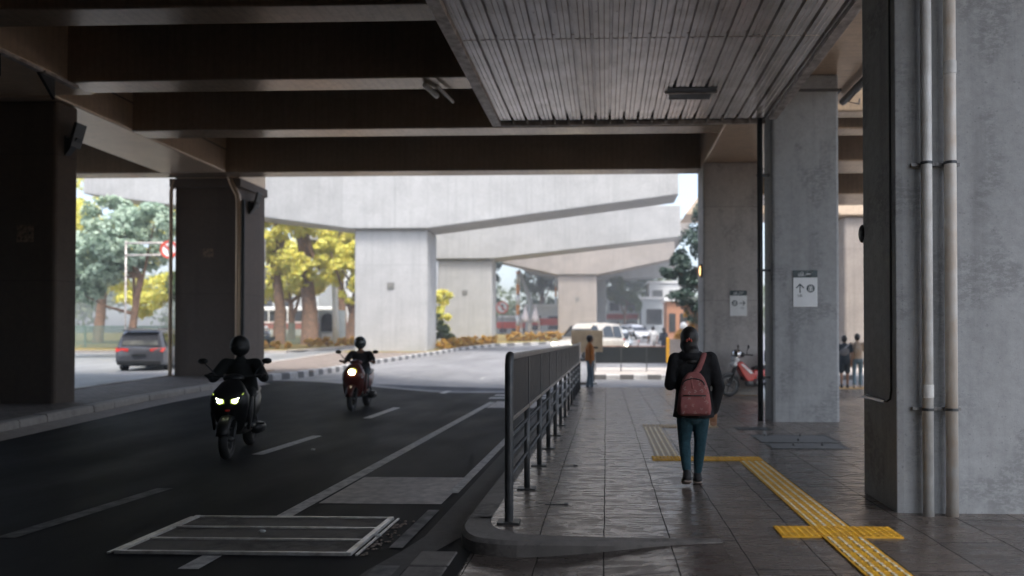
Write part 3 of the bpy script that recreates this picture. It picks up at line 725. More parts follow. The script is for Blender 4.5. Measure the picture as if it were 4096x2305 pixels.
for k in range(1, 12): m.box(-.024, .024, k * 1.235 - .03, k * 1.235 + .03, .80, 1.246)
m.build('slat_frame', M_steel, F)
m = MB(); m.box(.002, .012, .05, yl + .06, .80, 1.245); m.build('backing_sheet', M_slat, F)
for z in (.655, .50, .345):
    m = MB(); m.tube((0, 0.03, z), (0, yl, z), .017, 10); m.build('lower_rail', M_steel, F, smooth=True)
t = thing('end_panel', 'end panel of the slatted railing, pale grey for the light on it', 'panel', (FX, FY[-1] + .12, 0))
m = MB(); m.box(-.02, .02, 0, 1.0, .78, 1.32); m.build('sheet', M_trim, t, bevel=.004)  # pale colour carries the light on the railing's last segment
for y in (.05, .95):
    m = MB(); m.tube((0, y, 0), (0, y, .78), .022, 10); m.build('post', M_steel, t, smooth=True)
for (x, y, lab) in ((-.42, 6.05, 'low dark metal stub set in the slabs beside the second railing post'), (-.42, 7.9, 'low dark metal stub beside the third railing post'), (-.3, 12.6, 'flat dark metal stub far along the pavement beside the railing')):
    t = thing('floor_bracket', lab, 'bracket', (x, y, 0))
    m = MB(); m.box(-.10, .06, -.006, .006, 0, .006); m.build('bar', M_steel, t)
    m = MB(); m.box(.06, .10, -.02, .02, 0, .016); m.build('lug', M_steel, t, bevel=.004)

# ---------------------------------------------------------------- figures
def person(label, loc, rz, P, top, bottom, shoe, skin=None, hair=None, sleeve=1., leg=1., vox=.012, female=False, group=None, helmet=None, hips=1., topw=1., hem=None, gloves=False, bare=False, hairlong=False, headturn=0, hemflare=0., hood=False):
    """P: joints in metres, facing +Y. One continuous body; clothes, hair and helmet are its children."""
    skin = skin or M_skin; V = Vector; J = {k: V(v) for k, v in P.items() if k != 'grip'}
    b = MB(); H = J['head']; fw = Matrix.Rotation(headturn, 3, 'Z') @ V((0, 1, 0)); rt = Matrix.Rotation(headturn, 3, 'Z') @ V((1, 0, 0))
    b.ell(H, (.070, .088, .105), 18, 12, Matrix.Rotation(headturn, 3, 'Z')); b.ell(H + fw * .025 + V((0, 0, -.055)), (.052, .058, .055), 14, 8)
    b.chain([H + fw * .083 + V((0, 0, .012)), H + fw * .104 + V((0, 0, -.022))], [.009, .014], 8)
    for s in (-1, 1):
        b.ell(H + rt * (.070 * s) + V((0, 0, -.008)), (.012, .02, .031), 8, 6); b.ell(H + rt * (.03 * s) + fw * .074 + V((0, 0, .008)), (.017, .012, .008), 8, 5)
    b.ell(H + fw * .085 + V((0, 0, -.052)), (.024, .009, .008), 8, 5)
    nk = J['neck']; b.chain([H + V((0, -.012, -.05)), nk + V((0, 0, .02)), nk + V((0, 0, -.04))], [.050, .052, .07], 12)
    pv, chs = J['pelvis'], J['chest']
    b.chain([pv + V((0, 0, -.04)), pv + V((0, 0, .07)), (pv + chs) / 2, chs, nk + V((0, 0, -.06))], [(.145 * hips, .10), (.14 * hips, .10), (.125, .092), (.15, .10), (.09, .07)], 18)
    for s in 'LR':
        sh, el, wr = J['sh' + s], J['el' + s], J['wr' + s]
        b.chain([chs + (sh - chs) * .45 + V((0, 0, .03)), sh], [.06, .052], 12); b.chain([sh, sh + (el - sh) * .35, el], [.05, .046, .036], 12); b.chain([el, el + (wr - el) * .35, wr], [.036, .037, .025], 12)
        d = (wr - el).normalized(); hd = J.get('hd' + s, d); hd = V(hd).normalized()
        sd = hd.cross(V((0, 0, 1)) if abs(hd.z) < .8 else V((0, 1, 0))).normalized(); up = sd.cross(hd)
        b.chain([wr, wr + hd * .04, wr + hd * .075], [(.026, .018), (.038, .016), (.036, .015)], 10, side=sd)
        for i in range(4):
            o = sd * ((i - 1.5) * .0185); L = (.062, .072, .068, .052)[i]; k0 = wr + hd * .078 + o; c = .55 if not P.get('grip') else 1.2
            p1 = k0 + hd * L * .45; p2 = p1 + (hd * math.cos(c) - up * math.sin(c)) * L * .35; p3 = p2 + (hd * math.cos(c * 2) - up * math.sin(c * 2)) * L * .28
            b.chain([k0 - hd * .01, p1, p2, p3], [.0098, .0092, .0085, .0075], 8)
        sgn = 1 if s == 'L' else -1
        q = wr + hd * .03 + sd * (.03 * sgn); b.chain([q, q + hd * .025 + sd * .018 * sgn - up * .012, q + hd * .055 + sd * .014 * sgn - up * .025], [.013, .011, .009], 8)
        hp, kn, an = J['hip' + s], J['kn' + s], J['an' + s]; toe = J['toe' + s]
        b.chain([hp, hp + (kn - hp) * .3, kn], [.078 * hips, .072 * hips, .050], 14); b.chain([kn, kn + (an - kn) * .3, an], [.050, .050, .034], 12)
        b.chain([an, an + (toe - an) * .35 + V((0, 0, -.03)), toe], [.035, (.036, .028), (.038, .018)], 10)
    body = b.build('person', skin); bake(body, vox, 6)
    body.location = loc; body.rotation_euler = (0, 0, rz); tag(body, label, 'person', group, 'thing')
    # upper garment
    t = MB(); hemz = hem if hem is not None else pv.z - .02
    q = V((pv.x, pv.y, hemz)); w = topw
    t.chain([q, q + (pv - q) * .5 + V((0, 0, .03)), (pv + chs) / 2 + V((0, 0, .03)), chs, chs + (nk - chs) * .55, nk + V((0, -.005, -.028))], [(.165 * w * hips * (1 + hemflare), .125 * w), (.162 * w * hips * (1 + hemflare * .6), .125 * w), (.152 * w, .122 * w), (.165 * w, .125 * w), (.125 * w, .095 * w), (.072, .066)], 22, caps='end')
    for s in 'LR':
        sh, el, wr = J['sh' + s], J['el' + s], J['wr' + s]; k = .062 * w
        if sleeve >= 1:
            t.chain([chs + (sh - chs) * .35 + V((0, 0, .045)), sh], [(.08, .075), .066 * w], 14, side=(0, 1, 0)); t.chain([sh, sh + (el - sh) * .5, el], [.067 * w, .062 * w, .055 * w], 14); t.chain([el, el + (wr - el) * .5, wr - (wr - el).normalized() * .01], [.055 * w, .048 * w, .040 * w], 12)
        else:
            t.chain([chs + (sh - chs) * .35 + V((0, 0, .045)), sh], [.075, .063 * w], 14); t.chain([sh, sh + (el - sh) * sleeve], [.064 * w, .062 * w], 14)
    if hood:
        t.ell(nk + V((0, -.05, -.045)), (.115, .085, .055), 16, 9); t.torus(nk + V((0, -.01, -.02)), .075, .035, 20, 10, 'z')
    for s in 'LR':
        sh = J['sh' + s]; t.ell(sh + V((0, 0, -.012)), (.068 * w, .068 * w, .07 * w), 14, 9)
    o = t.build('top', top, body); bake(o, vox, 8)
    # lower garment
    t = MB(); t.chain([pv + V((0, 0, .10)), pv, pv + V((0, 0, -.06))], [(.135 * hips, .105), (.155 * hips, .118), (.15 * hips, .11)], 18)
    for s in 'LR':
        hp, kn, an = J['hip' + s], J['kn' + s], J['an' + s]
        if leg >= 1: t.chain([hp, hp + (kn - hp) * .35, kn], [.088 * hips, .082 * hips, .058], 14); t.chain([kn, kn + (an - kn) * .35, an + (kn - an).normalized() * .035], [.058, .055, .041 if not bare else .06], 14)
        else: t.chain([hp, hp + (kn - hp) * .4, hp + (kn - hp) * leg], [.092 * hips, .092 * hips, .085], 14)
    o = t.build('trousers', bottom, body); bake(o, vox, 6)
    for s in 'LR':
        an, toe = J['an' + s], J['toe' + s]; d = (toe - an); t = MB(); up = V((0, 0, 1)) if abs(d.normalized().z) < .75 else V((0, 1, 0))
        heel = an + V((0, -.035, -.045)) if abs(d.normalized().z) < .75 else an + V((0, -.03, .0))
        if not P.get('grip'): pass
        t.chain([heel, an + d * .4 + V((0, 0, -.032)), toe], [(.044, .036), (.050, .036), (.046, .026)], 14); t.chain([an + V((0, -.005, .0)), an + V((0, .01, -.04))], [.040, .042], 12)
        o = t.build('shoe', shoe[0], body); bake(o, min(vox, .009), 4)
        if shoe[1]:
            t = MB(); n_ = d.normalized(); dn = (n_.cross(V((1, 0, 0)))).normalized(); dn = dn if dn.z < 0 or abs(n_.z) > .75 else -dn
            if abs(n_.z) > .75: dn = V((0, -1, 0))
            t.chain([heel + dn * .028, an + d * .4 + V((0, 0, -.032)) + dn * .028, toe + dn * .018], [(.041, .012), (.046, .012), (.042, .010)], 12); t.build('sole', shoe[1], o, smooth=True)
    if hair:
        t = MB(); RH = Matrix.Rotation(headturn, 3, 'Z')
        t.ell(H + V((0, -.012, .018)) - fw * .012, (.090, .104, .104), 18, 12, RH); t.ell(H - fw * .04 + V((0, 0, -.03)), (.086, .075, .08), 14, 9, RH)
        if hairlong:
            t.ell(H - fw * .05 + V((0, 0, -.06)), (.088, .062, .085), 14, 9); t.ell(H - fw * .085 + V((0, 0, -.01)), (.05, .035, .05), 12, 8); t.chain([H - fw * .05 + V((0, 0, -.06)), nk + V((0, -.07, .0)), nk + V((0, -.09, -.09))], [(.085, .05), (.078, .05), (.055, .03)], 14)
        o = t.build('hair', hair, body); bake(o, min(vox, .009), 4)
    if helmet:
        t = MB(); t.ell(H + V((0, -.005, .03)), (.125, .145, .14), 20, 14); o = t.build('helmet', helmet[0], body, smooth=True)
        if helmet[1]:
            t = MB(); t.ell(H + V((0, .03, .005)), (.112, .125, .085), 20, 12); t.build('visor', helmet[1], o, smooth=True)
    return body

# the woman with the backpack
M_jacket = plain('black_jacket', (.012, .0125, .014), .85, c2=(.018, .018, .02), scale=14, bump=.03, bscale=8, spec=.2)
M_jean = plain('teal_denim', (.030, .080, .100), .85, c2=(.020, .054, .070), scale=26, bump=.015, bscale=16, spec=.2)
M_shoe = plain('black_canvas_shoe', (.02, .02, .021), .7); M_sole = plain('pale_sole', (.42, .33, .28), .7)
W = dict(head=(-.027, .03, 1.395), neck=(-.02, 0, 1.27), chest=(0, .0, 1.09), pelvis=(.005, 0, .735),
         shR=(.165, 0, 1.205), elR=(.245, -.02, .935), wrR=(.205, .02, .70), hdR=(-.05, .1, -1),
         shL=(-.165, 0, 1.195), elL=(-.215, .02, .955), wrL=(-.13, .22, 1.0), hdL=(.3, .9, .25),
         hipL=(-.072, 0, .70), knL=(-.078, .03, .40), anL=(-.072, -.13, .135), toeL=(-.07, -.015, .03),
         hipR=(.078, 0, .70), knR=(.072, .03, .40), anR=(.055, .10, .085), toeR=(.068, .23, .022))
woman = person('woman seen from behind in black jacket and teal jeans, pink backpack on', (.83, 6.87, .012), 0, W, M_jacket, M_jean, (M_shoe, M_sole), hair=M_hair, vox=.008, hips=.98, topw=1.07, hem=.645, hood=True, hairlong=True, headturn=R(-14), hemflare=.16)
m = MB()
for a in (-.022, 0, .022): m.chain([(-.046 + a, -.092, 1.385 - abs(a) * .5), (-.046 + a * .8, -.096, 1.40 - abs(a) * .5)], [.009, .007], 8)
m.build('hair_clip', plain('coral_clip', (.62, .12, .08), .4), woman, smooth=True)
# backpack
M_bag = plain('dusty_pink_canvas', (.34, .125, .115), .85, c2=(.26, .09, .088), scale=9, bump=.003, bscale=40, spec=.2)
M_bagside = plain('bag_side_mesh', (.22, .13, .11), .85, spec=.2); M_print = plain('pale_flower_print', (.60, .42, .38), .8)
bag = thing('backpack', 'dusty pink backpack with white leaf print on the woman in black', 'backpack', (.83, 6.87, 0)); bag.rotation_euler = (0, 0, R(-3))
bz0, bz1 = .695, 1.105
def bagring(z, w, d, y):
    out = []
    for k in range(28):
        t_ = 2 * PI * k / 28; c, s_ = math.cos(t_), math.sin(t_); e = .55
        out.append((-.004 + math.copysign(abs(c) ** e, c) * w, y + math.copysign(abs(s_) ** e, s_) * d, z))
    return out
prof = [(.70, .13, .06, -.225), (.712, .150, .078, -.225), (.76, .158, .085, -.225), (.84, .150, .082, -.222), (.92, .138, .074, -.215), (1.0, .115, .062, -.205), (1.05, .092, .052, -.198), (1.085, .062, .040, -.192), (1.10, .03, .022, -.19)]
mbag = MB(); mbag.loft([bagring(*q) for q in prof])
m = MB(); m.loft([bagring(z, w, d, y) for z, w, d, y in ((.715, .128, .02, -.300), (.73, .138, .028, -.304), (.80, .138, .030, -.304), (.855, .128, .022, -.298), (.87, .115, .012, -.292))]); pk = m.build('front_pocket', M_bag, bag, smooth=True)
def onbag(x, z):
    w = d = y = 0
    for a, b in zip(prof, prof[1:]):
        if a[0] <= z <= b[0]: t_ = (z - a[0]) / (b[0] - a[0]); w, d, y = (a[i] + (b[i] - a[i]) * t_ for i in (1, 2, 3))
    u = min(.98, abs(x + .004) / w); sy = (1 - u ** (2 / .55)) ** (.55 / 2)
    yy = y - d * sy
    if .72 < z < .865 and abs(x) < .125: yy = min(yy, -.330)
    return yy
m = MB(); m.chain([(x, onbag(x, .885) - .004, .885 + .03 * (x + .1) * .3) for x in (-.105, -.05, 0, .05, .095)], [.006] * 5, 8); m.build('zipper', M_black, bag, smooth=True)
m = MB(); m.chain([(-.012 + .098 * math.cos(a), onbag(-.012 + .098 * math.cos(a), .985 + .055 * math.sin(a)) - .003, .985 + .055 * math.sin(a)) for a in [PI * k / 12 for k in range(13)]], [.0055] * 13, 8); m.build('zipper', M_black, bag, smooth=True)
m = MB(); m.chain([(-.012, -.232, 1.075), (-.03, -.26, 1.02), (-.02, -.285, .95)], [(.010, .003)] * 3, 8); m.chain([(.03, -.226, 1.07), (.035, -.25, 1.02)], [(.008, .003)] * 2, 8); m.build('pull_strap', M_bag, bag, smooth=True)
m = MB(); m.chain([(.01, -.19, 1.09), (.045, -.17, 1.13), (.075, -.145, 1.20), (.095, -.10, 1.252), (.105, -.02, 1.268), (.10, .08, 1.22)], [(.026, .010)] * 6, 10); m.build('shoulder_strap', M_bag, bag, smooth=True)
m = MB(); m.chain([(-.155, -.215, .74), (-.13, -.20, .90), (-.10, -.18, 1.03)], [(.012, .03), (.012, .03), (.01, .02)], 10); m.build('side_panel', M_bagside, bag, smooth=True)
m = MB(); m.ell((.118, -.27, .90), (.006, .006, .02), 8, 6); m.build('zip_pull', M_black, bag, smooth=True)
m = mbag; m.m = 1; rn = random.Random(4)
for (x, z) in ((-.085, .79), (-.02, .80), (.055, .77), (.10, .83), (-.10, .73), (.0, .735), (.10, .735), (-.055, .86), (.06, .93), (-.09, .95), (.03, 1.03), (-.035, 1.045), (.10, .965), (.0, .925), (.045, .99), (-.05, .91), (.075, .87)):
    s = rn.uniform(.013, .02); a0 = rn.uniform(0, 6.28)
    for k in range(5):
        a = a0 + k * 2 * PI / 6.2; b_ = .42
        pts = [(x + s * r_ * math.cos(q), z + s * r_ * math.sin(q)) for r_, q in ((.12, a), (.7, a - b_ * .5), (1.15, a), (.7, a + b_ * .5))]
        if all(abs(p[0] + .004) < .135 for p in pts): m.prism([(p[0], onbag(*p) - .0035, p[1]) for p in pts], (0, -.0012, 0))
m.build('bag_body', [M_bag, M_print], bag, auto=50)

# ---------------------------------------------------------------- scooters
def wheel(parent, c, r, w, spokes=5, rim=M_steel, tyre=M_tyre):
    m = MB(); m.torus((0, 0, 0), r - w * .5, w * .5, 28, 10, 'x', 1.05); o = m.build('wheel', tyre, parent, smooth=True); o.location = c
    m = MB(); m.disc((0, 0, 0), r - w * 1.25, r - w * .8, w * .7, 28)
    for k in range(spokes):
        a = 2 * PI * k / spokes; m.chain([(0, 0, 0), (0, (r - w) * math.cos(a), (r - w) * math.sin(a))], [.018, .011], 8)
    m.chain([(-.05, 0, 0), (.05, 0, 0)], [.035, .035], 12); m.build('rim', rim, o, auto=40); return o
def scooter(label, loc, rz, body, accent, twin, lampmat, group='scooters being ridden on the road'):
    t = thing('scooter', label, 'scooter', loc, rz, group)
    wheel(t, (0, .64, .255), .255, .10); wheel(t, (0, -.62, .255), .255, .12)
    rr = lambda z, w, y, d, n=20, e=.7: [(math.copysign(abs(math.cos(2 * PI * k / n)) ** e, math.cos(2 * PI * k / n)) * w, y + math.copysign(abs(math.sin(2 * PI * k / n)) ** e, math.sin(2 * PI * k / n)) * d, z) for k in range(n)]
    m = MB(); m.loft([rr(.30, .10, .38, .04), rr(.38, .15, .40, .06), rr(.52, .19, .46, .09), rr(.66, .225, .52, .12), rr(.78, .225, .52, .13), rr(.86, .185, .49, .12), rr(.95, .12, .42, .08), rr(.99, .07, .39, .05)]); m.build('front_fairing', body, t, smooth=True)
    for s in (-1, 1):
        m = MB(); m.chain([(s * .20, .40, .36), (s * .225, .40, .55), (s * .235, .38, .75)], [(.02, .05), (.025, .07), (.015, .05)], 10); m.build('leg_shield', accent, t, smooth=True)
    if twin:
        for s in (-1, 1):
            m = MB(); m.prism([(s * .035, .55, .70), (s * .095, .55, .685), (s * .15, .53, .745), (s * .185, .50, .83), (s * .11, .53, .775), (s * .04, .56, .75)], (0, .10, 0)); o = m.build('headlight', M_lampg, t, bevel=.008)
            m = MB(); m.ell((s * .085, .648, .727), (.036, .012, .024), 12, 8); m.chain([(s * .11, .643, .75), (s * .155, .615, .79)], [.010, .005], 8); m.build('bulb', lampmat, o, smooth=True)
        m = MB(); m.prism([(-.02, .6, .60), (.02, .6, .60), (.03, .6, .62), (-.03, .6, .62)], (0, .05, 0)); m.build('position_light', M_tail, t)
    else:
        m = MB(); m.ell((0, .60, .81), (.10, .07, .085), 20, 12); o = m.build('headlight', M_lampy, t, smooth=True)
        m = MB(); m.ell((0, .655, .81), (.07, .025, .058), 16, 10); m.build('bulb', lampmat, o, smooth=True)
        for s in (-1, 1):
            m = MB(); m.ell((s * .17, .585, .70), (.04, .03, .035), 10, 8); m.build('indicator', M_chrome, t, smooth=True)
    m = MB(); m.ell((0, .33, 1.0), (.13, .10, .06), 16, 10); m.build('handlebar_cover', body, t, smooth=True)
    m = MB(); m.chain([(-.35, .22, 1.03), (-.12, .30, 1.02), (.12, .30, 1.02), (.35, .22, 1.03)], [.014] * 4, 10); hb = m.build('handlebar', M_black, t, smooth=True)
    for s in (-1, 1):
        m = MB(); m.chain([(s * .25, .245, 1.028), (s * .36, .218, 1.031)], [.019, .019], 10); m.build('grip', M_tyre, hb, smooth=True)
        m = MB(); m.chain([(s * .22, .27, 1.03), (s * .30, .28, 1.13), (s * .36, .27, 1.19)], [.008] * 3, 8); o = m.build('mirror', M_black, t, smooth=True)
        m = MB(); m.ell((s * .385, .26, 1.22), (.062, .02, .04), 14, 8); m.build('mirror_glass', M_black, o, smooth=True)
    m = MB(); m.chain([(0, .64, .255), (0, .5, .62)], [.02, .03], 8)
    for s in (-1, 1): m.chain([(s * .075, .64, .255), (s * .075, .57, .45)], [.02, .024], 8)
    m.build('fork', M_dpipe, t, smooth=True)
    m = MB(); m.torus((0, .64, .255), .285, .065, 24, 8, 'x', 1.1)
    keep = []; mb = MB()
    rings = []
    for k in range(13):
        a = R(15 + 140 * k / 12); c = Vector((0, .64 + .275 * math.cos(a), .255 + .275 * math.sin(a)))
        u = Vector((0, math.cos(a), math.sin(a))); rings.append([c + Vector((.075, 0, 0)) - u * .03, c + Vector((.06, 0, 0)) + u * .015, c + u * .03, c + Vector((-.06, 0, 0)) + u * .015, c + Vector((-.075, 0, 0)) - u * .03, c - u * .0])
    mb.loft(rings); mb.build('front_fender', accent, t, smooth=True)
    m = MB(); m.loft([rr(.28, .14, .05, .34), rr(.36, .15, .05, .34)]); m.build('footboard', M_black, t, smooth=True)
    m = MB()
    ry = lambda y, w, z0, z1, n=16: [(math.copysign(abs(math.cos(2 * PI * k / n)) ** .7, math.cos(2 * PI * k / n)) * w, y, (z0 + z1) / 2 + math.copysign(abs(math.sin(2 * PI * k / n)) ** .7, math.sin(2 * PI * k / n)) * (z1 - z0) / 2) for k in range(n)]
    m.loft([ry(-.08, .10, .36, .66), ry(-.2, .15, .38, .72), ry(-.45, .165, .44, .74), ry(-.7, .13, .56, .78), ry(-.88, .07, .68, .80)]); m.build('rear_body', body, t, smooth=True)
    m = MB(); m.loft([ry(-.02, .07, .70, .76), ry(-.12, .14, .70, .79), ry(-.4, .15, .71, .80), ry(-.7, .13, .76, .84), ry(-.82, .06, .80, .84)]); m.build('seat', M_black, t, smooth=True)
    m = MB(); m.chain([(.17, -.2, .28), (.19, -.75, .36)], [.045, .06], 12); m.build('exhaust', M_dpipe, t, smooth=True)
    m = MB(); m.chain([(-.14, -.35, .28), (-.14, -.62, .26)], [.09, .08], 12); m.build('engine', M_dpipe, t, smooth=True)
    m = MB(); m.ell((0, -.88, .74), (.08, .03, .035), 12, 8); m.build('tail_light', M_tail, t, smooth=True)
    m = MB(); m.box(-.10, .10, .64, .646, .40, .50); m.build('number_plate', M_black, t)
    for s in (-1, 1):
        m = MB(); m.box(s * .15, s * .25, -.36, -.28, .33, .355); m.build('foot_peg', M_dpipe, t)
    return t
RP = dict(head=(0, .0, 1.385), neck=(0, -.03, 1.25), chest=(0, -.07, 1.08), pelvis=(0, -.20, .82), grip=1,
          shR=(.185, -.05, 1.175), elR=(.31, .06, .99), wrR=(.305, .19, 1.03), hdR=(.0, 1, .0), shL=(-.185, -.05, 1.175), elL=(-.31, .06, .99), wrL=(-.305, .19, 1.03), hdL=(0, 1, 0),
          hipR=(.09, -.16, .80), knR=(.19, .25, .72), anR=(.18, .12, .42), toeR=(.19, .30, .375), hipL=(-.09, -.16, .80), knL=(-.19, .25, .72), anL=(-.18, .12, .42), toeL=(-.19, .30, .375))
M_blk2 = plain('black_fairing', (.008, .009, .010), .42)
M_jk1 = plain('dark_rider_jacket', (.013, .015, .015), .8, spec=.2); M_hel = plain('black_helmet', (.010, .011, .012), .5)
g1 = g(-4.75, 9.3)
scooter('black scooter with twin slanted lit headlights, nearer of the two ridden', (-4.90, 9.38, g1), R(180 + 15), M_blk2, M_blk2, True, M_lamp)
person('rider in black jacket and dark helmet on the nearer scooter', (-4.90, 9.38, g1), R(180 + 15), RP, M_jk1, M_jk1, (M_shoe, None), skin=M_jk1, vox=.011, helmet=(M_hel, M_hel), topw=1.18, group='scooter riders')
M_mar = plain('maroon_fairing', (.16, .03, .022), .3, coat=.4); M_jk2 = plain('black_print_shirt', (.014, .017, .019), .8, c2=(.05, .045, .05), scale=7, spec=.2)
M_hel2 = plain('grey_helmet', (.07, .085, .085), .25, coat=.5); M_jean2 = plain('dark_teal_trousers', (.02, .04, .045), .8)
g2 = g(-5.1, 15)
scooter('dark red scooter with one round lit headlight, farther of the two ridden', (-5.27, 15.1, g2), R(180 + 5), M_mar, plain('dark_red_trim', (.09, .018, .013), .3), False, M_lamp2)
person('rider with grey open helmet and printed black top on the farther scooter', (-5.27, 15.1, g2), R(180 + 5), RP, M_jk2, M_jean2, (M_shoe, None), vox=.012, helmet=(M_hel2, None), sleeve=.6, topw=1.08, group='scooter riders')

# parked red moped
M_redm = plain('moped_red', (.55, .035, .018), .3, coat=.5)
t = thing('moped', 'parked red underbone moped with white headlamp cowl by the dim column', 'moped', (3.60, 17.8, .0), R(90 + 14))
wheel(t, (0, .60, .275), .275, .075, 5, M_steel); wheel(t, (0, -.62, .275), .275, .085, 5, M_steel)
m = MB(); rings = []
for k in range(13):
    a = R(-5 + 150 * k / 12); c = Vector((0, .60 + .295 * math.cos(a), .275 + .295 * math.sin(a))); u = Vector((0, math.cos(a), math.sin(a)))
    rings.append([c + Vector((.06, 0, 0)) - u * .03, c + Vector((.045, 0, 0)) + u * .012, c + u * .022, c + Vector((-.045, 0, 0)) + u * .012, c + Vector((-.06, 0, 0)) - u * .03, c])
m.loft(rings); m.build('front_fender', M_steel, t, smooth=True)
m = MB()
for s in (-1, 1): m.chain([(s * .06, .60, .275), (s * .06, .40, .80)], [.02, .026], 10)
m.build('fork', M_dpipe, t, smooth=True)
m = MB(); m.prism([(-.13, .45, .81), (-.13, .30, .87), (-.13, -.06, .53), (-.13, .0, .38), (-.13, .16, .36), (-.13, .30, .55)], (.26, 0, 0)); m.build('leg_shield', M_redm, t, bevel=.03)
m = MB(); m.prism([(.135, .35, .80), (.135, .28, .80), (.135, .02, .58), (.135, .08, .55)], (.004, 0, 0)); m.build('white_flash', M_white, t); m = MB(); m.prism([(-.135, .35, .80), (-.135, .28, .80), (-.135, .02, .58), (-.135, .08, .55)], (-.004, 0, 0)); m.build('white_flash', M_white, t)
m = MB(); m.ell((0, .44, .92), (.13, .10, .10), 14, 10); m.ell((0, .48, .79), (.15, .09, .07), 14, 10); m.build('front_cowl', M_white, t, smooth=True)
m = MB(); m.ell((0, .40, 1.04), (.14, .12, .13), 16, 10); m.build('headlamp', M_chrome, t, smooth=True)
m = MB(); m.ell((0, .28, 1.03), (.10, .10, .07), 14, 10); m.chain([(-.32, .12, 1.02), (-.1, .27, 1.03), (.1, .27, 1.03), (.32, .12, 1.02)], [.015] * 4, 10); m.build('handlebar', M_black, t, smooth=True)
for s in (-1, 1):
    m = MB(); m.chain([(s * .2, .22, 1.03), (s * .25, .23, 1.13), (s * .28, .23, 1.2)], [.008] * 3, 8); m.ell((s * .29, .22, 1.225), (.045, .015, .05), 12, 8); m.build('mirror', M_black, t, smooth=True)
m = MB(); m.chain([(0, .25, .45), (0, -.1, .42), (0, -.4, .5), (0, -.62, .62)], [.05, .08, .09, .06], 12); m.build('frame', M_dpipe, t, smooth=True)
m = MB(); m.chain([(-.06, .12, .33), (-.06, -.14, .33)], [.09, .10], 12); m.build('engine', M_steel, t, smooth=True)
m = MB(); m.chain([(-.13, -.06, .35), (-.16, -.06, .35)], [.085, .08], 16); m.build('engine_cover', M_alloy, t, smooth=True)
m = MB(); m.loft([[(x, y, z) for x, z in ((-w, z0), (w, z0), (w * 1.1, (z0 + z1) / 2), (w * .8, z1), (-w * .8, z1), (-w * 1.1, (z0 + z1) / 2))] for y, w, z0, z1 in ((-.02, .06, .66, .72), (-.15, .11, .66, .76), (-.5, .12, .68, .78), (-.8, .09, .74, .82))]); m.build('seat', M_black, t, bevel=.02)
m = MB(); m.loft([[(x, y, z) for x, z in ((-w, z0), (w, z0), (w * 1.1, (z0 + z1) / 2), (w * .8, z1), (-w * .8, z1), (-w * 1.1, (z0 + z1) / 2))] for y, w, z0, z1 in ((-.02, .09, .42, .64), (-.3, .11, .46, .67), (-.8, .08, .64, .76))]); m.build('rear_body', M_redm, t, bevel=.03)
m = MB(); m.chain([(.14, -.1, .24), (.15, -.8, .36)], [.035, .045], 10); m.build('exhaust', M_alloy, t, smooth=True)
t2 = thing('top_box', 'black box on the back of the parked red moped', 'box', (4.13, 17.93, .84), R(14)); m = MB(); m.box(-.14, .14, -.17, .17, .0, .30); m.build('box_shell', M_black, t2, bevel=.04)

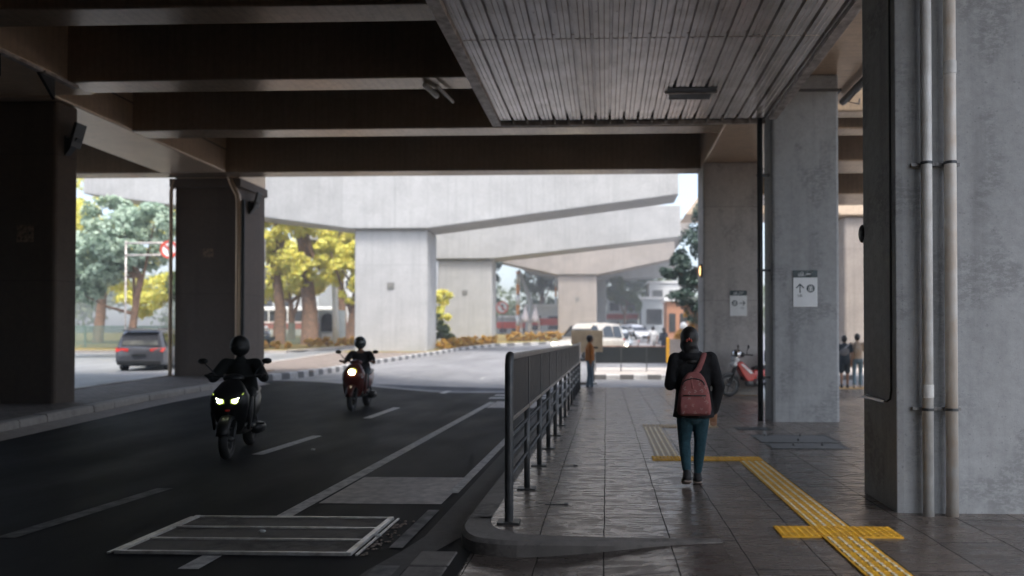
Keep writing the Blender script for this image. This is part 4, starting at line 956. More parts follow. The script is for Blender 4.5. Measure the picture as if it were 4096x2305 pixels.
# ---------------------------------------------------------------- cars (heading +Y)
M_rglass = plain('pale_rear_glass', (.20, .20, .18), .12, c2=(.06, .065, .065), scale=1.2, spec=.8)
def car(label, loc, rz, paint, lights_on=False, h=1.66, L=4.2, w=1.72, van=True, group=None, glassmat=None):
    t = thing('parked_car' if group else 'car', label, 'car', loc, rz, group); G = glassmat or M_glass; hw = w / 2; belt = h * .575
    def ring(y, a, z0, z1, r=.17, n=6):
        out = []
        for cx, cz, s in ((a - r, z0 + r, -90), (a - r, z1 - r, 0), (-a + r, z1 - r, 90), (-a + r, z0 + r, 180)):
            for k in range(n): q = R(s + 90 * k / (n - 1)); out.append((cx + r * math.cos(q), y, cz + r * math.sin(q)))
        return out
    m = MB(); e = L / 2
    fz = belt if van else belt * .98
    m.loft([ring(-e, hw * .80, .42, belt - .12), ring(-e + .06, hw * .93, .30, belt - .03), ring(-e + .3, hw * .985, .24, belt), ring(-.6, hw, .22, belt + .01), ring(.7, hw, .22, belt), ring(1.25, hw * .99, .22, belt - .06), ring(e - .35, hw * .95, .24, belt - .2), ring(e - .06, hw * .86, .30, belt - .32), ring(e, hw * .74, .38, belt - .42)])
    m.build('body', paint, t, smooth=False, auto=35)
    yr, yf = (-e + .08, 1.15) if van else (-e + .75, 1.0)
    def cab(y, a, z0, b, z1):
        r = .07; return [(a, y, z0), (a - .01, y, z0 + .05), (b + .02, y, z1 - .12), (b - .03, y, z1 - .03), (b - .14, y, z1), (-b + .14, y, z1), (-b + .03, y, z1 - .03), (-b - .02, y, z1 - .12), (-a + .01, y, z0 + .05), (-a, y, z0)]
    b0 = belt - .06
    st = [cab(yr, hw * .90, b0, hw * .86, b0 + .10), cab(yr + .10, hw * .93, b0, hw * .76, h - .20), cab(yr + .34, hw * .95, b0, hw * .74, h - .05), cab(yr + 1.4, hw * .96, b0, hw * .75, h), cab(yf - 1.0, hw * .96, b0, hw * .78, h - .03), cab(yf - .75, hw * .95, b0, hw * .76, h - .09), cab(yf, hw * .93, b0, hw * .88, b0 + .10)]
    m = MB(); m.loft(st); m.build('cabin', paint, t, auto=35)
    m = MB(); m.prism([(-hw * .70, yr - .012, b0 + .13), (hw * .70, yr - .012, b0 + .13), (hw * .60, yr + .11, h - .25), (-hw * .60, yr + .11, h - .25)], (0, .03, .0)); m.build('rear_window', M_rglass, t, bevel=.01)
    m = MB(); m.prism([(-hw * .80, yf + .01, b0 + .12), (hw * .80, yf + .01, b0 + .12), (hw * .70, yf - .72, h - .13), (-hw * .70, yf - .72, h - .13)], (0, -.04, .03)); m.build('windscreen', G, t)
    for s in (-1, 1):
        for (a, c) in ((yr + .28, yr + 1.0), (yr + 1.06, yr + 1.95), (yr + 2.01, yf - .35)):
            if c - a < .2: continue
            m = MB(); d = .30 if c == yf - .35 else 0
            m.prism([(s * (hw * .945 + .012), a, b0 + .10), (s * (hw * .945 + .012), c + d, b0 + .10), (s * (hw * .77 + .016), c - d * .6, h - .17), (s * (hw * .77 + .016), a + .05, h - .17)], (-s * .02, 0, 0)); m.build('side_window', G, t)
        m = MB(); m.box(s * hw * .98, s * (hw + .14), .78, .90, belt + .02, belt + .16); m.build('wing_mirror', paint, t, bevel=.03)
        m = MB(); m.prism([(s * hw * .42, -e - .015, belt - .16), (s * hw * .93, -e + .02, belt - .18), (s * hw * .97, -e + .10, belt - .02), (s * hw * .42, -e - .015, belt - .05)], (0, .16, 0)); m.build('tail_light', M_tail, t, bevel=.015)
        m = MB(); m.prism([(s * hw * .45, e - .14, belt - .40), (s * hw * .88, e - .22, belt - .38), (s * hw * .92, e - .36, belt - .22), (s * hw * .50, e - .20, belt - .27)], (0, .10, 0)); m.build('headlight', M_lamp2 if lights_on else M_chrome, t, bevel=.02)
        for y in (-e + .78, e - .80):
            o = wheel(t, (s * (hw - .10), y, .31), .31, .19, 6)
            m = MB(); m.prism([(s * (hw + .004), y + .38 * math.cos(R(a)), .30 + .38 * math.sin(R(a))) for a in range(0, 181, 12)], (-s * .02, 0, 0)); m.build('wheel_arch', M_black, t)
    m = MB(); m.box(-hw * .86, hw * .86, -e - .04, -e + .2, .30, .46); m.build('rear_bumper', M_black, t, bevel=.03)
    m = MB(); m.box(-hw * .70, hw * .70, e - .12, e + .03, .30, .48); m.build('front_bumper', M_black, t, bevel=.03)
    m = MB(); m.box(-.24, .24, -e - .035, -e - .02, .60, .70); m.build('number_plate', M_black, t)
    m = MB(); m.box(-hw * .7, hw * .7, yr - .02, yr + .25, h - .10, h - .05); m.build('roof_spoiler', paint, t, bevel=.02)
    for s in (-1, 1):
        m = MB(); m.box(s * hw * .62 - .02, s * hw * .62 + .02, yr + .3, yr + 1.9, h - .02, h + .03); m.build('roof_rail', M_alloy, t)
    return t
P_grey = plain('dark_grey_car_paint', (.11, .115, .13), .28, .5, coat=.6); P_white = plain('white_car_paint', (.72, .73, .74), .3, coat=.6); P_tan = plain('champagne_car_paint', (.62, .56, .47), .3, .3, coat=.6); P_silver = plain('silver_car_paint', (.5, .52, .53), .3, .4, coat=.6)
car('dark grey hatchback driving away beyond the median, left of the second column', (-17.95, 28.03, .16), R(15), P_grey)
car('champagne and white car with lit headlamp facing us behind the railing end', (-.9, 36.4, .42), R(146), P_tan, True, h=1.85, L=4.4, w=1.8)
car('silver car with lit round lamp facing us, right of the champagne car', (.75, 40.2, .52), R(168), P_silver, True, h=1.5, L=4.1, van=False)
car('white car parked far away under the viaduct behind the silver car', (2.4, 60, 1.2), R(180 + 30), P_white, False, h=1.5, van=False)

# ---------------------------------------------------------------- other people
def walk(hh=1.65, st=.16, arm=.18, face=1):
    k = hh / 1.65
    d = dict(head=(0, .02, 1.525), neck=(0, 0, 1.395), chest=(0, 0, 1.20), pelvis=(0, 0, .885), shR=(.18, 0, 1.315), elR=(.225, -arm * .5, 1.05), wrR=(.21, -arm * .2, .80), hdR=(0, .2, -1), shL=(-.18, 0, 1.315), elL=(-.225, arm * .2, 1.05), wrL=(-.21, arm, .82), hdL=(0, .3, -1),
             hipR=(.085, 0, .85), knR=(.09, st * .8, .47), anR=(.085, st, .085), toeR=(.095, st + .14, .025), hipL=(-.085, 0, .85), knL=(-.09, -st * .1, .47), anL=(-.085, -st, .10), toeL=(-.09, -st + .12, .03))
    return {a: tuple(v * k for v in b) for a, b in d.items()}
M_brown = plain('rust_brown_shirt', (.46, .17, .04), .85, c2=(.38, .14, .035), scale=9, spec=.2); M_jl = plain('washed_blue_jeans', (.17, .22, .26), .85, c2=(.10, .14, .18), scale=10)
person('man in rust brown shirt and washed jeans standing by the board', (-.50, 21.6, -.108), R(-80), walk(1.66, .05, .02), M_brown, M_jl, (M_shoe, None), hair=M_hair, sleeve=1., vox=.014, bare=True, topw=1.1)
M_nav = plain('navy_shirt', (.022, .034, .045), .85); M_shorts = plain('dark_shorts', (.014, .022, .03), .85); M_cream = plain('cream_patterned_shirt', (.55, .50, .45), .85, c2=(.42, .26, .13), scale=2.2); M_jl2 = plain('light_blue_jeans', (.14, .22, .27), .85); M_sand = plain('sandals', (.04, .03, .025), .8)
person('man in navy shirt and dark shorts walking away with a grey sling bag', (7.46, 22.6, g(7.6, 22.6)), R(-18), walk(1.66, .07, .04), M_nav, M_shorts, (M_sand, None), hair=M_hair, sleeve=.62, leg=.86, vox=.014, group='pair walking between the right columns')
person('man in cream patterned shirt and light jeans walking away beside the navy shirt', (7.86, 22.6, g(8.1, 22.6)), R(-18), walk(1.72, .17, .04), M_cream, M_jl2, (M_sole, None), hair=M_hair, sleeve=.62, vox=.014, bare=True, group='pair walking between the right columns')
t = thing('sling_bag', 'grey sling bag worn across the back of the man in navy', 'bag', (7.46, 22.6, g(7.6, 22.6)), R(-18))
m = MB(); m.ell((.0, -.155, 1.13), (.15, .05, .12), 14, 8, Matrix.Rotation(R(-25), 3, 'Y')); m.build('bag_body', plain('grey_bag', (.20, .19, .19), .8), t, smooth=True)
m = MB(); m.chain([(-.15, -.12, 1.12), (-.02, -.165, 1.22), (.13, -.11, 1.35), (.14, .0, 1.38)], [(.022, .008)] * 4, 8); m.build('bag_strap', plain('grey_strap', (.4, .4, .42), .7), t, smooth=True)
M_wsh = plain('white_shirt', (.70, .70, .69), .85); M_dk = plain('dark_blue_dress', (.03, .04, .06), .85)
person('distant person in white shirt and white trousers beyond the black barrier', (2.50, 38.2, g(2.5, 38)), R(20), walk(1.68, .10), M_wsh, plain('white_trousers', (.6, .6, .6), .85), (M_shoe, None), hair=M_hair, sleeve=.6, vox=.018, group='distant pair beyond the barrier')
person('distant person in dark blue clothes with long black hair beyond the black barrier', (3.05, 38.0, g(3, 38)), R(30), walk(1.58, .08), M_dk, M_dk, (M_shoe, None), hair=M_hair, hairlong=True, vox=.018, group='distant pair beyond the barrier')
sc = scooter('tiny distant scooter far up the left road behind the white pole', (-22.4, 46.2, g(-22.4, 46)), R(170), M_jean2, M_jean2, False, M_chrome, group=None)
person('tiny distant scooter rider in pale shirt behind the white pole', (-22.4, 46.2, g(-22.4, 46)), R(170), RP, plain('pale_blue_shirt', (.32, .36, .42), .85), M_jean2, (M_shoe, None), vox=.018, helmet=(M_white, None))

# ---------------------------------------------------------------- street furniture beyond the pavement
bz = g(0, 24)
t = thing('notice_board', 'plain tan notice board on a pole beside the man in brown', 'sign', (-.62, 24.0, bz), R(4))
M_tan = plain('tan_board', (.42, .34, .24), .7, c2=(.30, .24, .17), scale=3)
m = MB(); m.box(-.56, .50, -.02, .02, 1.10, 1.83); m.build('board', M_tan, t, bevel=.006)
m = MB(); m.tube((.20, .04, 0), (.20, .04, 1.85), .025, 10); m.build('pole', M_dpipe, t, smooth=True)
m = MB(); m.box(-.60, .30, -.14, .2, 0, .10); m.build('foot', M_kstripx, t, bevel=.02)
m = MB(); m.box(.10, .34, -.024, -.02, 1.22, 1.28); m.build('small_lettering', M_black, t)
bz = g(1, 28) + .155
t = thing('road_barrier', 'long black panel barrier standing on the striped traffic island', 'barrier', (1.05, 28.0, bz))
for k in range(3):
    m = MB(); m.box(-1.45 + k * 1.0, -.47 + k * 1.0, -.04, .04, .32, .96); m.build('panel', M_void, t, bevel=.01)
m = MB(); m.box(-1.5, 1.6, -.03, .03, .965, 1.0); m.build('top_rail', plain('rusty_rail', (.20, .09, .06), .7), t)
for k in range(4):
    m = MB(); m.box(-1.49 + k * 1.0, -1.45 + k * 1.0, -.06, .06, 0, .96); m.build('leg', M_steel, t)
t = thing('framed_sign', 'grey panel in a bright yellow frame behind the woman', 'sign', (2.85, 26.6, g(2.8, 26.6) + .16), R(-3))
M_yel = plain('yellow_steel', (.72, .36, .02), .45)
m = MB(); m.box(-.55, .62, -.015, .015, .62, 1.30); m.build('panel', plain('grey_panel', (.24, .215, .21), .6), t)
for a in ((-.62, -.50), (.62, .72)):
    m = MB(); m.box(a[0], a[1], -.04, .04, 0.42, 1.36); m.build('frame_side', M_yel, t, bevel=.01)
m = MB(); m.box(-.5, .62, -.03, .03, .52, .60); m.build('frame_rail', M_yel, t); m = MB(); m.box(-.58, -.53, -.02, .02, 0, .5); m.box(.64, .69, -.02, .02, 0, .5); m.build('leg', M_steel, t)
t = thing('wall_lamp', 'small glowing amber lamp on the road edge of the dim column', 'lamp', (2.44, 18.5, 3.18))
m = MB(); m.ell((0, 0, 0), (.035, .05, .14), 10, 8); m.build('lens', plain('amber_lamp', (.9, .55, .2), .3, emit=1.6, ecol=(1., .55, .2)), t, smooth=True)
m = MB(); m.box(-.01, .06, -.05, .05, -.17, .17); m.build('lamp_holder', M_steel, t)
pz = g(-11.2, 23) + .155
t = thing('sign_post', 'slim dark post with two narrow white sign plates on the median', 'sign', (-11.2, 22.9, pz))
m = MB(); m.tube((0, 0, 0), (0, 0, 4.35), .035, 10); m.build('post', M_dpipe, t, smooth=True)
for z0, z1 in ((3.55, 4.3), (2.65, 3.3)):
    m = MB(); m.box(-.045, .09, -.06, -.035, z0, z1); m.build('sign_plate', M_white, t, bevel=.01)
m = MB(); m.box(-.18, .32, -.15, .15, 0, .02); m.build('base_plate', concrete('ochre_base', (.38, .24, .10)), t)
o = MB().box(-.35, .35, -.09, .09, 0, .012).build('paving_patch', concrete('ochre_patch', (.40, .27, .13))); o.location = (-9.7, 22.6, g(-9.7, 22.6) + .151); struct(o)
def roundsign(loc, r, h, label, arm=None):
    t = thing('round_sign', label, 'sign', loc)
    m = MB(); m.tube((0, 0, 0), (0, 0, h + r), .04, 10)
    m.build('post', M_steel if arm is None else M_trim, t, smooth=True)
    cx = arm or 0
    if arm:
        for z in (h + r * .75, h - r * .6):
            m = MB(); m.tube((0, 0, z), (cx, 0, z), .05, 8); m.build('arm', M_trim, t, smooth=True)
    m = MB(); m.tube((cx, -.09, h), (cx, -.06, h), r, 28); m.build('disc', M_white, t)
    m = MB(); m.disc((cx, -.10, h), r * .78, r, .03, 28, 'y'); m.build('red_ring', M_red, t)
    m = MB(); a = R(-45); c, s = math.cos(a), math.sin(a); q = r * .80; w_ = r * .09
    m.prism([(cx + c * q - s * w_, -.10, h + s * q + c * w_), (cx - c * q - s * w_, -.10, h - s * q + c * w_), (cx - c * q + s * w_, -.10, h - s * q - c * w_), (cx + c * q + s * w_, -.10, h + s * q - c * w_)], (0, -.012, 0)); m.build('red_bar', M_red, t)
    m = MB(); m.prism([(cx - .15 * r, -.093, h + .5 * r), (cx + .2 * r, -.093, h + .5 * r), (cx + .2 * r, -.093, h - .45 * r), (cx - .05 * r, -.093, h - .45 * r)], (0, -.006, 0)); m.build('symbol', M_black, t)
    return t
roundsign((-23.6, 34.2, g(-23.6, 34)), .44, 5.45, 'round red ringed prohibition sign on a gantry arm among the left trees', arm=2.22)
roundsign((-12.3, 84, 1.9), .75, 3.3, 'small distant round red ringed sign beyond the second viaduct pier')
t = thing('striped_post', 'white chimney like post with a red top among the left trees', 'post', (-19.9, 51.5, g(-19.9, 51)))
m = MB(); m.chain([(.15, 0, 0), (0, 0, 5.1)], [.24, .20], 14, caps=False); m.build('post_shaft', M_white, t, smooth=True)
m = MB(); m.chain([(0, 0, 5.1), (0, 0, 5.85)], [.20, .19], 14); m.build('red_top', M_red, t, smooth=True)
t = thing('sentry_box', 'small pale sentry box with a dark arched opening behind the left road', 'booth', (-20.6, 52.2, g(-20.6, 52) + .1))
m = MB(); m.box(-.75, .75, 0, 1.4, 0, 2.5); m.build('wall', plain('pale_teal_wall', (.42, .47, .48), .6), t)
m = MB(); m.prism([(-.55, -.01, .9), (.42, -.01, .9)] + [(-.065 + .485 * math.cos(R(a)), -.01, 1.75 + .5 * math.sin(R(a))) for a in range(0, 181, 20)], (0, -.02, 0)); m.build('arched_opening', M_glass, t)
m = MB(); m.box(-.5, .6, -.05, -.012, .3, .75); m.build('counter', M_white, t)
m = MB(); m.box(-.98, -.76, -.2, .0, 0, 2.3); m.build('side_post', M_white, t)
# green mesh fences behind the road
M_gf = plain('green_mesh_fence', (.10, .18, .15), .7, c2=(.15, .22, .18), scale=3)
def meshfence(label, p0, p1, h):
    p0 = Vector(p0); p1 = Vector(p1); d = p1 - p0; L = d.length; a = math.atan2(d.y, d.x)
    t = thing('mesh_fence', label, 'fence', (p0.x, p0.y, g(p0.x, p0.y) + .12), a); m = MB()
    x = .06
    while x < L: m.box(x, x + .05, -.012, .012, .05, h); x += .10
    m.build('mesh_panel', M_gf, t)
    m = MB(); m.box(0, L, -.02, .02, h - .03, h + .03); m.box(0, L, -.02, .02, .3, .34); m.build('rail', M_gf, t)
    for k in range(int(L / 2.5) + 1):
        m = MB(); m.box(k * 2.5 - .04, k * 2.5 + .04, -.04, .04, 0, h + .05); m.build('post', M_gf, t)
meshfence('long green mesh fence behind the grey car on the left', (-44, 44.5), (-26, 46.2), 1.45)
meshfence('green mesh fence behind the tree trunks near the sentry box', (-25.5, 49.5), (-21.6, 50.2), 1.5)

# buses and far buildings
def bus(label, loc, rz, L=11):
    t = thing('bus', label, 'bus', loc, rz)
    m = MB(); m.box(-L / 2, L / 2, -1.2, 1.2, .35, 3.1); m.build('body', M_white, t, bevel=.15)
    m = MB(); m.box(-L / 2 - .01, L / 2 + .01, -1.215, 1.215, 1.05, 1.6); m.build('red_stripe', M_red, t)
    for k in range(6):
        m = MB(); x = -L / 2 + .4 + k * (L - .6) / 6; m.box(x, x + (L - .6) / 6 - .12, -1.22, -1.19, 1.75, 2.75); m.build('window', M_glass, t)
    for x in (-L / 2 + 2, L / 2 - 2.4):
        m = MB(); m.tube((x, -1.22, .45), (x, -.9, .45), .45, 18); m.build('wheel', M_tyre, t)
bus('white bus with a red stripe behind the left tree trunks', (-29.5, 66, g(-29.5, 66) - .1), R(3))
bus('second white bus with a red stripe, right of the first and partly behind a trunk', (-17.5, 68, g(-17.5, 68) - .2), R(5), 9)
def building(label, loc, w, d, h, mat, band=None, cols=4, rows=2, name='building'):
    t = thing(name, label, 'building', loc); m = MB(); m.box(-w / 2, w / 2, 0, d, -1, h); m.build('wall', mat, t, bevel=.05)
    m = MB(); m.box(-w / 2 - .2, w / 2 + .2, -.2, d + .2, h + .003, h + .3); m.build('roof', M_white, t)
    for r in range(rows):
        for c in range(cols):
            m = MB(); x = -w / 2 + w * (c + .2) / cols; z = h * (r + .3) / rows; m.box(x, x + w * .6 / cols, -.05, .02, z, z + h * .42 / rows); m.build('window', M_glass, t)
    if band:
        m = MB(); m.box(-w / 2 - .06, w / 2 + .06, -.09, d, band[0], band[1]); m.build('red_band', M_red if len(band) < 3 else band[2], t)
M_bw = plain('white_wall', (.66, .67, .66), .7, c2=(.56, .57, .56), scale=.8); M_bg = plain('pale_grey_wall', (.45, .48, .49), .7); M_terra = plain('terracotta_wall', (.42, .20, .11), .8)
building('white kiosk with red band and dark counter between the second and third piers', (-7.3, 84, 1.4), 4.2, 4, 3.9, M_bw, (1.7, 2.5), 2, 1)
building('low grey building with an orange red band left of the kiosk', (-11.3, 88, 1.5), 4.5, 4, 2.6, M_bg, (1.3, 2.1), 3, 1)
building('white roadside shop with a red orange band beyond the last pier', (2.2, 98, 2.), 4.2, 5, 5.2, M_bw, (2.2, 2.9), 2, 2)
building('pale wall block right of the red banded shop', (6.2, 92, 2.), 3.4, 5, 4.6, M_bg, None, 1, 1)
building('white gabled house among trees at the far right', (8.8, 105, 2.2), 5, 6, 7.5, M_bw, None, 2, 2)
building('terracotta fronted shop beside the right tree', (5.2, 52, 1.0), 1.6, 3, 3.2, M_terra, None, 2, 1)
building('pale grey block hidden behind the left trees', (-44, 88, 1.5), 16, 8, 9, M_bg, None, 6, 3)
building('white apartment block far behind the left trunks', (-30, 96, 2), 12, 8, 11, M_bw, None, 5, 4)
for (x, y, h, lab) in ((-10.2, 82, 9.3, 'orange and white striped mast beyond the second pier'), (-6.1, 86, 9.8, 'thin orange banner pole above the white kiosk')):
    t = thing('striped_mast', lab, 'mast', (x, y, 1.8)); z = 0; k = 0
    while z < h - 1.8:
        m = MB(); m.tube((0, 0, z), (0, 0, min(h - 1.8, z + 1.2) - .002), .22 if y < 85 else .13, 10); m.build('mast_section', M_orange if k % 2 == 0 else M_white, t, smooth=True); z += 1.2; k += 1
t = thing('crane_arm', 'pale lifting arm leaning against the striped mast', 'crane', (-9.2, 82.5, 1.8)); m = MB(); m.chain([(0, 0, 0), (.4, 0, 4), (-.9, 0, 7.6)], [.35, .28, .18], 10); m.build('boom', M_bg, t, smooth=True)
M_tent = plain('greyed_tent_cloth', (.40, .37, .38), .8)
for (x, lab) in ((-9.0, 'greyed white cone shaped tent left of the kiosk'), (-7.9, 'greyed white cone shaped tent in front of the kiosk')):
    t = thing('tent', lab, 'tent', (x, 79, 1.7)); m = MB(); m.chain([(0, 0, 1.6), (0, 0, 2.2), (0, 0, 3.6)], [.6, .4, .03], 12, caps=False); m.build('canopy', M_tent, t, smooth=True)
    for a in range(4):
        m = MB(); c, s = .6 * math.cos(R(45 + 90 * a)), .6 * math.sin(R(45 + 90 * a)); m.tube((c, s, 0), (c, s, 1.65), .04, 6); m.build('leg', M_trim, t)
for (x, lab) in ((3.95, 'left of two white globe lamps behind the woman\'s head'), (4.33, 'right of two white globe lamps behind the woman\'s head')):
    t = thing('globe_lamp', lab, 'lamp', (x, 36.5, g(x, 36.5))); m = MB(); m.ell((0, 0, 1.68), (.19, .19, .22), 14, 10); m.build('globe', M_white, t, smooth=True); m = MB(); m.tube((0, 0, 0), (0, 0, 1.5), .04, 8); m.build('post', M_trim, t)

# ---------------------------------------------------------------- viaduct piers with hammerheads
def pier(label, loc, w, d, H, wl, wr, zl, zr, top, mat, plate=True, capd=3.2):
    """shaft of width w under a wide crosshead whose soffit rises to zl / zr at its ends"""
    t = thing('viaduct_pier', label, 'pier', loc, 0, 'viaduct piers')
    m = MB(); m.prism([(x, y, -2) for x, y in ((-w / 2, 0), (w / 2, 0), (w / 2, d), (-w / 2, d))], (0, 0, H + 2 - .004)); m.build('shaft', mat, t, bevel=.12)
    m = MB(); m.box(-w / 2 + .9, w / 2 - .9, -.0, .02, 0, H - .3)
    m = MB(); m.prism([(-w / 2 - .15, -.35, H), (w / 2 + .15, -.35, H), (wr, -.35, zr), (wr, -.35, top), (wl, -.35, top), (wl, -.35, zl)], (0, capd, 0)); m.build('crosshead', mat, t, bevel=.06)
    if plate:
        m = MB(); m.box(-.2, .22, -.03, -.002, 3.75, 4.15); m.build('number_plate', plain('plate_dark', (.10, .11, .10), .6, c2=(.2, .19, .17), scale=9), t, bevel=.01)
pier('nearest pale concrete viaduct pier with the broadest crosshead', (-12.6, 41.2, .58), 4.3, 2.4, 7.27, -18.2, 16.75, 9.43, 9.13, 14.5, C_via, capd=2.6)
pier('second pale viaduct pier, right of and behind the nearest one', (-11.2, 56, 1.15), 4.3, 2.4, 6.62, -13.3, 17.0, 8.35, 8.27, 10.75, C_via, capd=2.6)
pier('third viaduct pier with a shaded brown crosshead', (-3.15, 77, 1.8), 4.2, 2.6, 6.62, -11.5, 10.5, 8.7, 8.3, 11.2, C_via2)
pier('fourth viaduct pier, pale and partly hidden behind the third', (-2.3, 92, 2.1), 4.6, 2.6, 6.9, -8, 12, 8.1, 7.6, 10.2, C_via, plate=False)
m = MB(); m.box(-14, 9, 77.5, 130, 13.1, 14.5); o = thing('viaduct_deck', 'shadowed concrete viaduct deck resting on the far piers', 'bridge deck', (0, 0, 0)); m.build('deck_slab', C_via2, o)
t = thing('right_viaduct_arm', 'pale concrete beam end with an angled soffit beside the dim column', 'beam', (4.75, 34, 0))
m = MB(); m.prism([(-1.0, 0, 7.35), (3.5, 0, 7.35), (3.5, 0, 12), (.1, 0, 8.9), (-.15, 0, 8.5)], (0, 2.5, 0)); m.build('beam_end', C_gird, t, bevel=.03)
# far pier in the gap between the right columns
t = thing('concrete_column', 'tall pale column behind the walking pair', 'column', (11.2, 31, g(11.2, 31)))
m = MB(); m.box(-.95, 1.2, 0, 1.4, -1, 6.6); m.build('shaft', C_via2, t, bevel=.1); m = MB(); m.prism([(-1.2, -.2, 6.602), (1.5, -.2, 6.602), (2.6, -.2, 8.2), (-2.6, -.2, 8.2)], (0, 2, 0)); m.build('capital', C_gird, t, bevel=.05)
m = MB(); m.box(-4, 8, -.3, 2, 8.203, 9.5); m.build('lintel', C_gird, t)

# ---------------------------------------------------------------- plants
def leafcloud(blobs, n, size, hang=0.):
    """many small leaf quads spread through lumpy blobs, denser toward their outsides"""
    tot = sum(b[3] ** 2 for b in blobs); P = []
    for (x, y, z, r) in blobs:
        k = max(20, int(n * r * r / tot)); d = RNG.normal(size=(k, 3)); d /= np.linalg.norm(d, axis=1)[:, None]
        # clumps: pull directions to a few sub-centres
        sub = RNG.normal(size=(max(4, int(7 + r * 3)), 3)); sub /= np.linalg.norm(sub, axis=1)[:, None]
        c = sub[RNG.integers(0, len(sub), k)]; d = d * .42 + c; d /= np.linalg.norm(d, axis=1)[:, None]
        rad = r * (.45 + .62 * RNG.random(k) ** .6)
        P.append(np.array([x, y, z]) + d * rad[:, None] * np.array([1, 1, .82]))
    P = np.concatenate(P); k = len(P)
    C = np.concatenate([np.repeat(np.array([[x, y, z]]), max(20, int(n * r * r / tot)), 0) for (x, y, z, r) in blobs])
    nr = P - C; nr /= np.linalg.norm(nr, axis=1)[:, None] + 1e-9; nr = nr * .6 + RNG.normal(size=(k, 3)) * .55; nr[:, 2] += .45
    a = np.cross(nr, RNG.normal(size=(k, 3)) + np.array([0, 0, hang * 0.])); a /= np.linalg.norm(a, axis=1)[:, None] + 1e-9
    b = np.cross(nr, a); b /= np.linalg.norm(b, axis=1)[:, None] + 1e-9
    s = size * (.6 + .8 * RNG.random(k))[:, None]
    v = np.stack([P - a * s, P + b * s * .5, P + a * s, P - b * s * .5], 1).reshape(-1, 3)
    return v
def leafmesh(name, v, mat, parent):
    me = bpy.data.meshes.new(name); k = len(v) // 4
    me.vertices.add(len(v)); me.vertices.foreach_set('co', v.astype(np.float32).ravel()); me.loops.add(len(v)); me.loops.foreach_set('vertex_index', np.arange(len(v), dtype=np.int32))
    me.polygons.add(k); me.polygons.foreach_set('loop_start', np.arange(0, len(v), 4, dtype=np.int32)); me.polygons.foreach_set('loop_total', np.full(k, 4, dtype=np.int32))
    me.update(); me.validate(); me.materials.append(mat); o = bpy.data.objects.new(name, me); COL.objects.link(o); o.parent = parent; return o
def tree(label, x, y, trunk, blobs, mat, n=4500, size=.16, r=.28, hang=0., group='trees along the far roadside', limbs=True, name='tree'):
    """trunk: list of (x, y, z) in metres relative to the foot; blobs (x, y, z, r)"""
    t = thing(name, label, 'tree', (x, y, g(x, y) + .1), 0, group); m = MB()
    k = len(trunk); m.chain([(trunk[0][0], trunk[0][1], -.2)] + trunk, [r * 1.5, r * 1.1] + [r * (1 - .55 * i / k) for i in range(1, k)], 12)
    if limbs:
        for i, b in enumerate(blobs):
            a = Vector(trunk[-1 - (i % 2)]); c = Vector(b[:3]); mid = (a + c) / 2 + Vector((0, 0, -.15)); m.chain([a, mid, c], [r * .5, r * .32, r * .12], 8)
    m.build('trunk', M_bark, t, smooth=True)
    leafmesh('crown', leafcloud(blobs, int(n * 1.7), size * .76, hang), mat, t); return t
B = lambda *a: list(a)
GL = 'trees along the left roadside'
tree('broad hazy blue green tree filling the left gap behind the car', -25.0, 36.5, [(0, 0, 0), (.3, 0, 2.2), (.6, 0, 4.2)], B((-1.6, 0, 5.2, 1.8), (.2, 0, 6.0, 1.9), (-3.2, .5, 4.3, 1.6), (1.3, 0, 6.9, 1.3), (-1., 0, 7.3, 1.3), (-2.6, 0, 3.3, 1.1)), L_teal, 7000, .20, .20, .9, GL)
tree('yellow green tree rising behind the hazy blue tree at far left', -38, 52, [(0, 0, 0), (.4, 0, 4), (-.2, 0, 8)], B((-2, 0, 8, 2.6), (1.5, 0, 9.5, 2.6), (3.5, 0, 7.5, 2.), (-3, 0, 11.5, 2.6), (4.5, 0, 11, 2.4), (.5, 0, 5.2, 1.8), (3, -1, 4.3, 1.6)), L_yel, 7000, .24, .34, .2, GL)
tree('bright yellow leaved tree between the gantry sign and the grey car', -29.3, 49, [(0, 0, 0), (.2, 0, 2), (-.3, 0, 4.5), (.2, 0, 8)], B((-1, 0, 3.9, 1.5), (1.6, 0, 3.2, 1.5), (1.2, 0, 7.2, 1.7), (-.6, 0, 9.3, 2.), (2.4, 0, 10, 2.), (-2.6, 0, 2.8, 1.2)), L_yel, 6500, .22, .42, .2, GL)
tree('dark green bushy tree below the gantry sign, left of the second column', -25.0, 43.5, [(0, 0, 0), (.1, 0, 1.5), (0, 0, 2.6)], B((-.6, 0, 4.0, 1.5), (.9, 0, 3.5, 1.3), (.3, 0, 2.7, 1.0)), L_green, 4500, .20, .30, .2, GL)
tree('thick trunked yellow tree, leftmost of the four trunks by the pole', -23.3, 50, [(0, 0, 0), (.1, 0, 2.5), (-.3, 0, 5.5), (.0, 0, 9)], B((-.9, 0, 5.6, 1.2), (.9, 0, 6.1, 1.3), (-1.0, 0, 7.6, 1.5), (.7, 0, 9, 1.8), (-1.2, 0, 9.8, 1.6), (-.8, 0, 4.2, .8)), L_yel, 5000, .20, .42, .2, GL)
tree('stout brown trunked yellow tree, second of the four trunks by the pole', -21.3, 50.5, [(0, 0, 0), (0, 0, 2.5), (-.3, 0, 5.3), (-.6, 0, 8.6), (-.9, 0, 11)], B((-.4, -.6, 5.0, 1.0), (.9, -.5, 5.3, 1.0), (-.9, 0, 9.5, 1.5), (.8, 0, 8.8, 1.3)), L_yel, 4000, .20, .58, .2, GL)
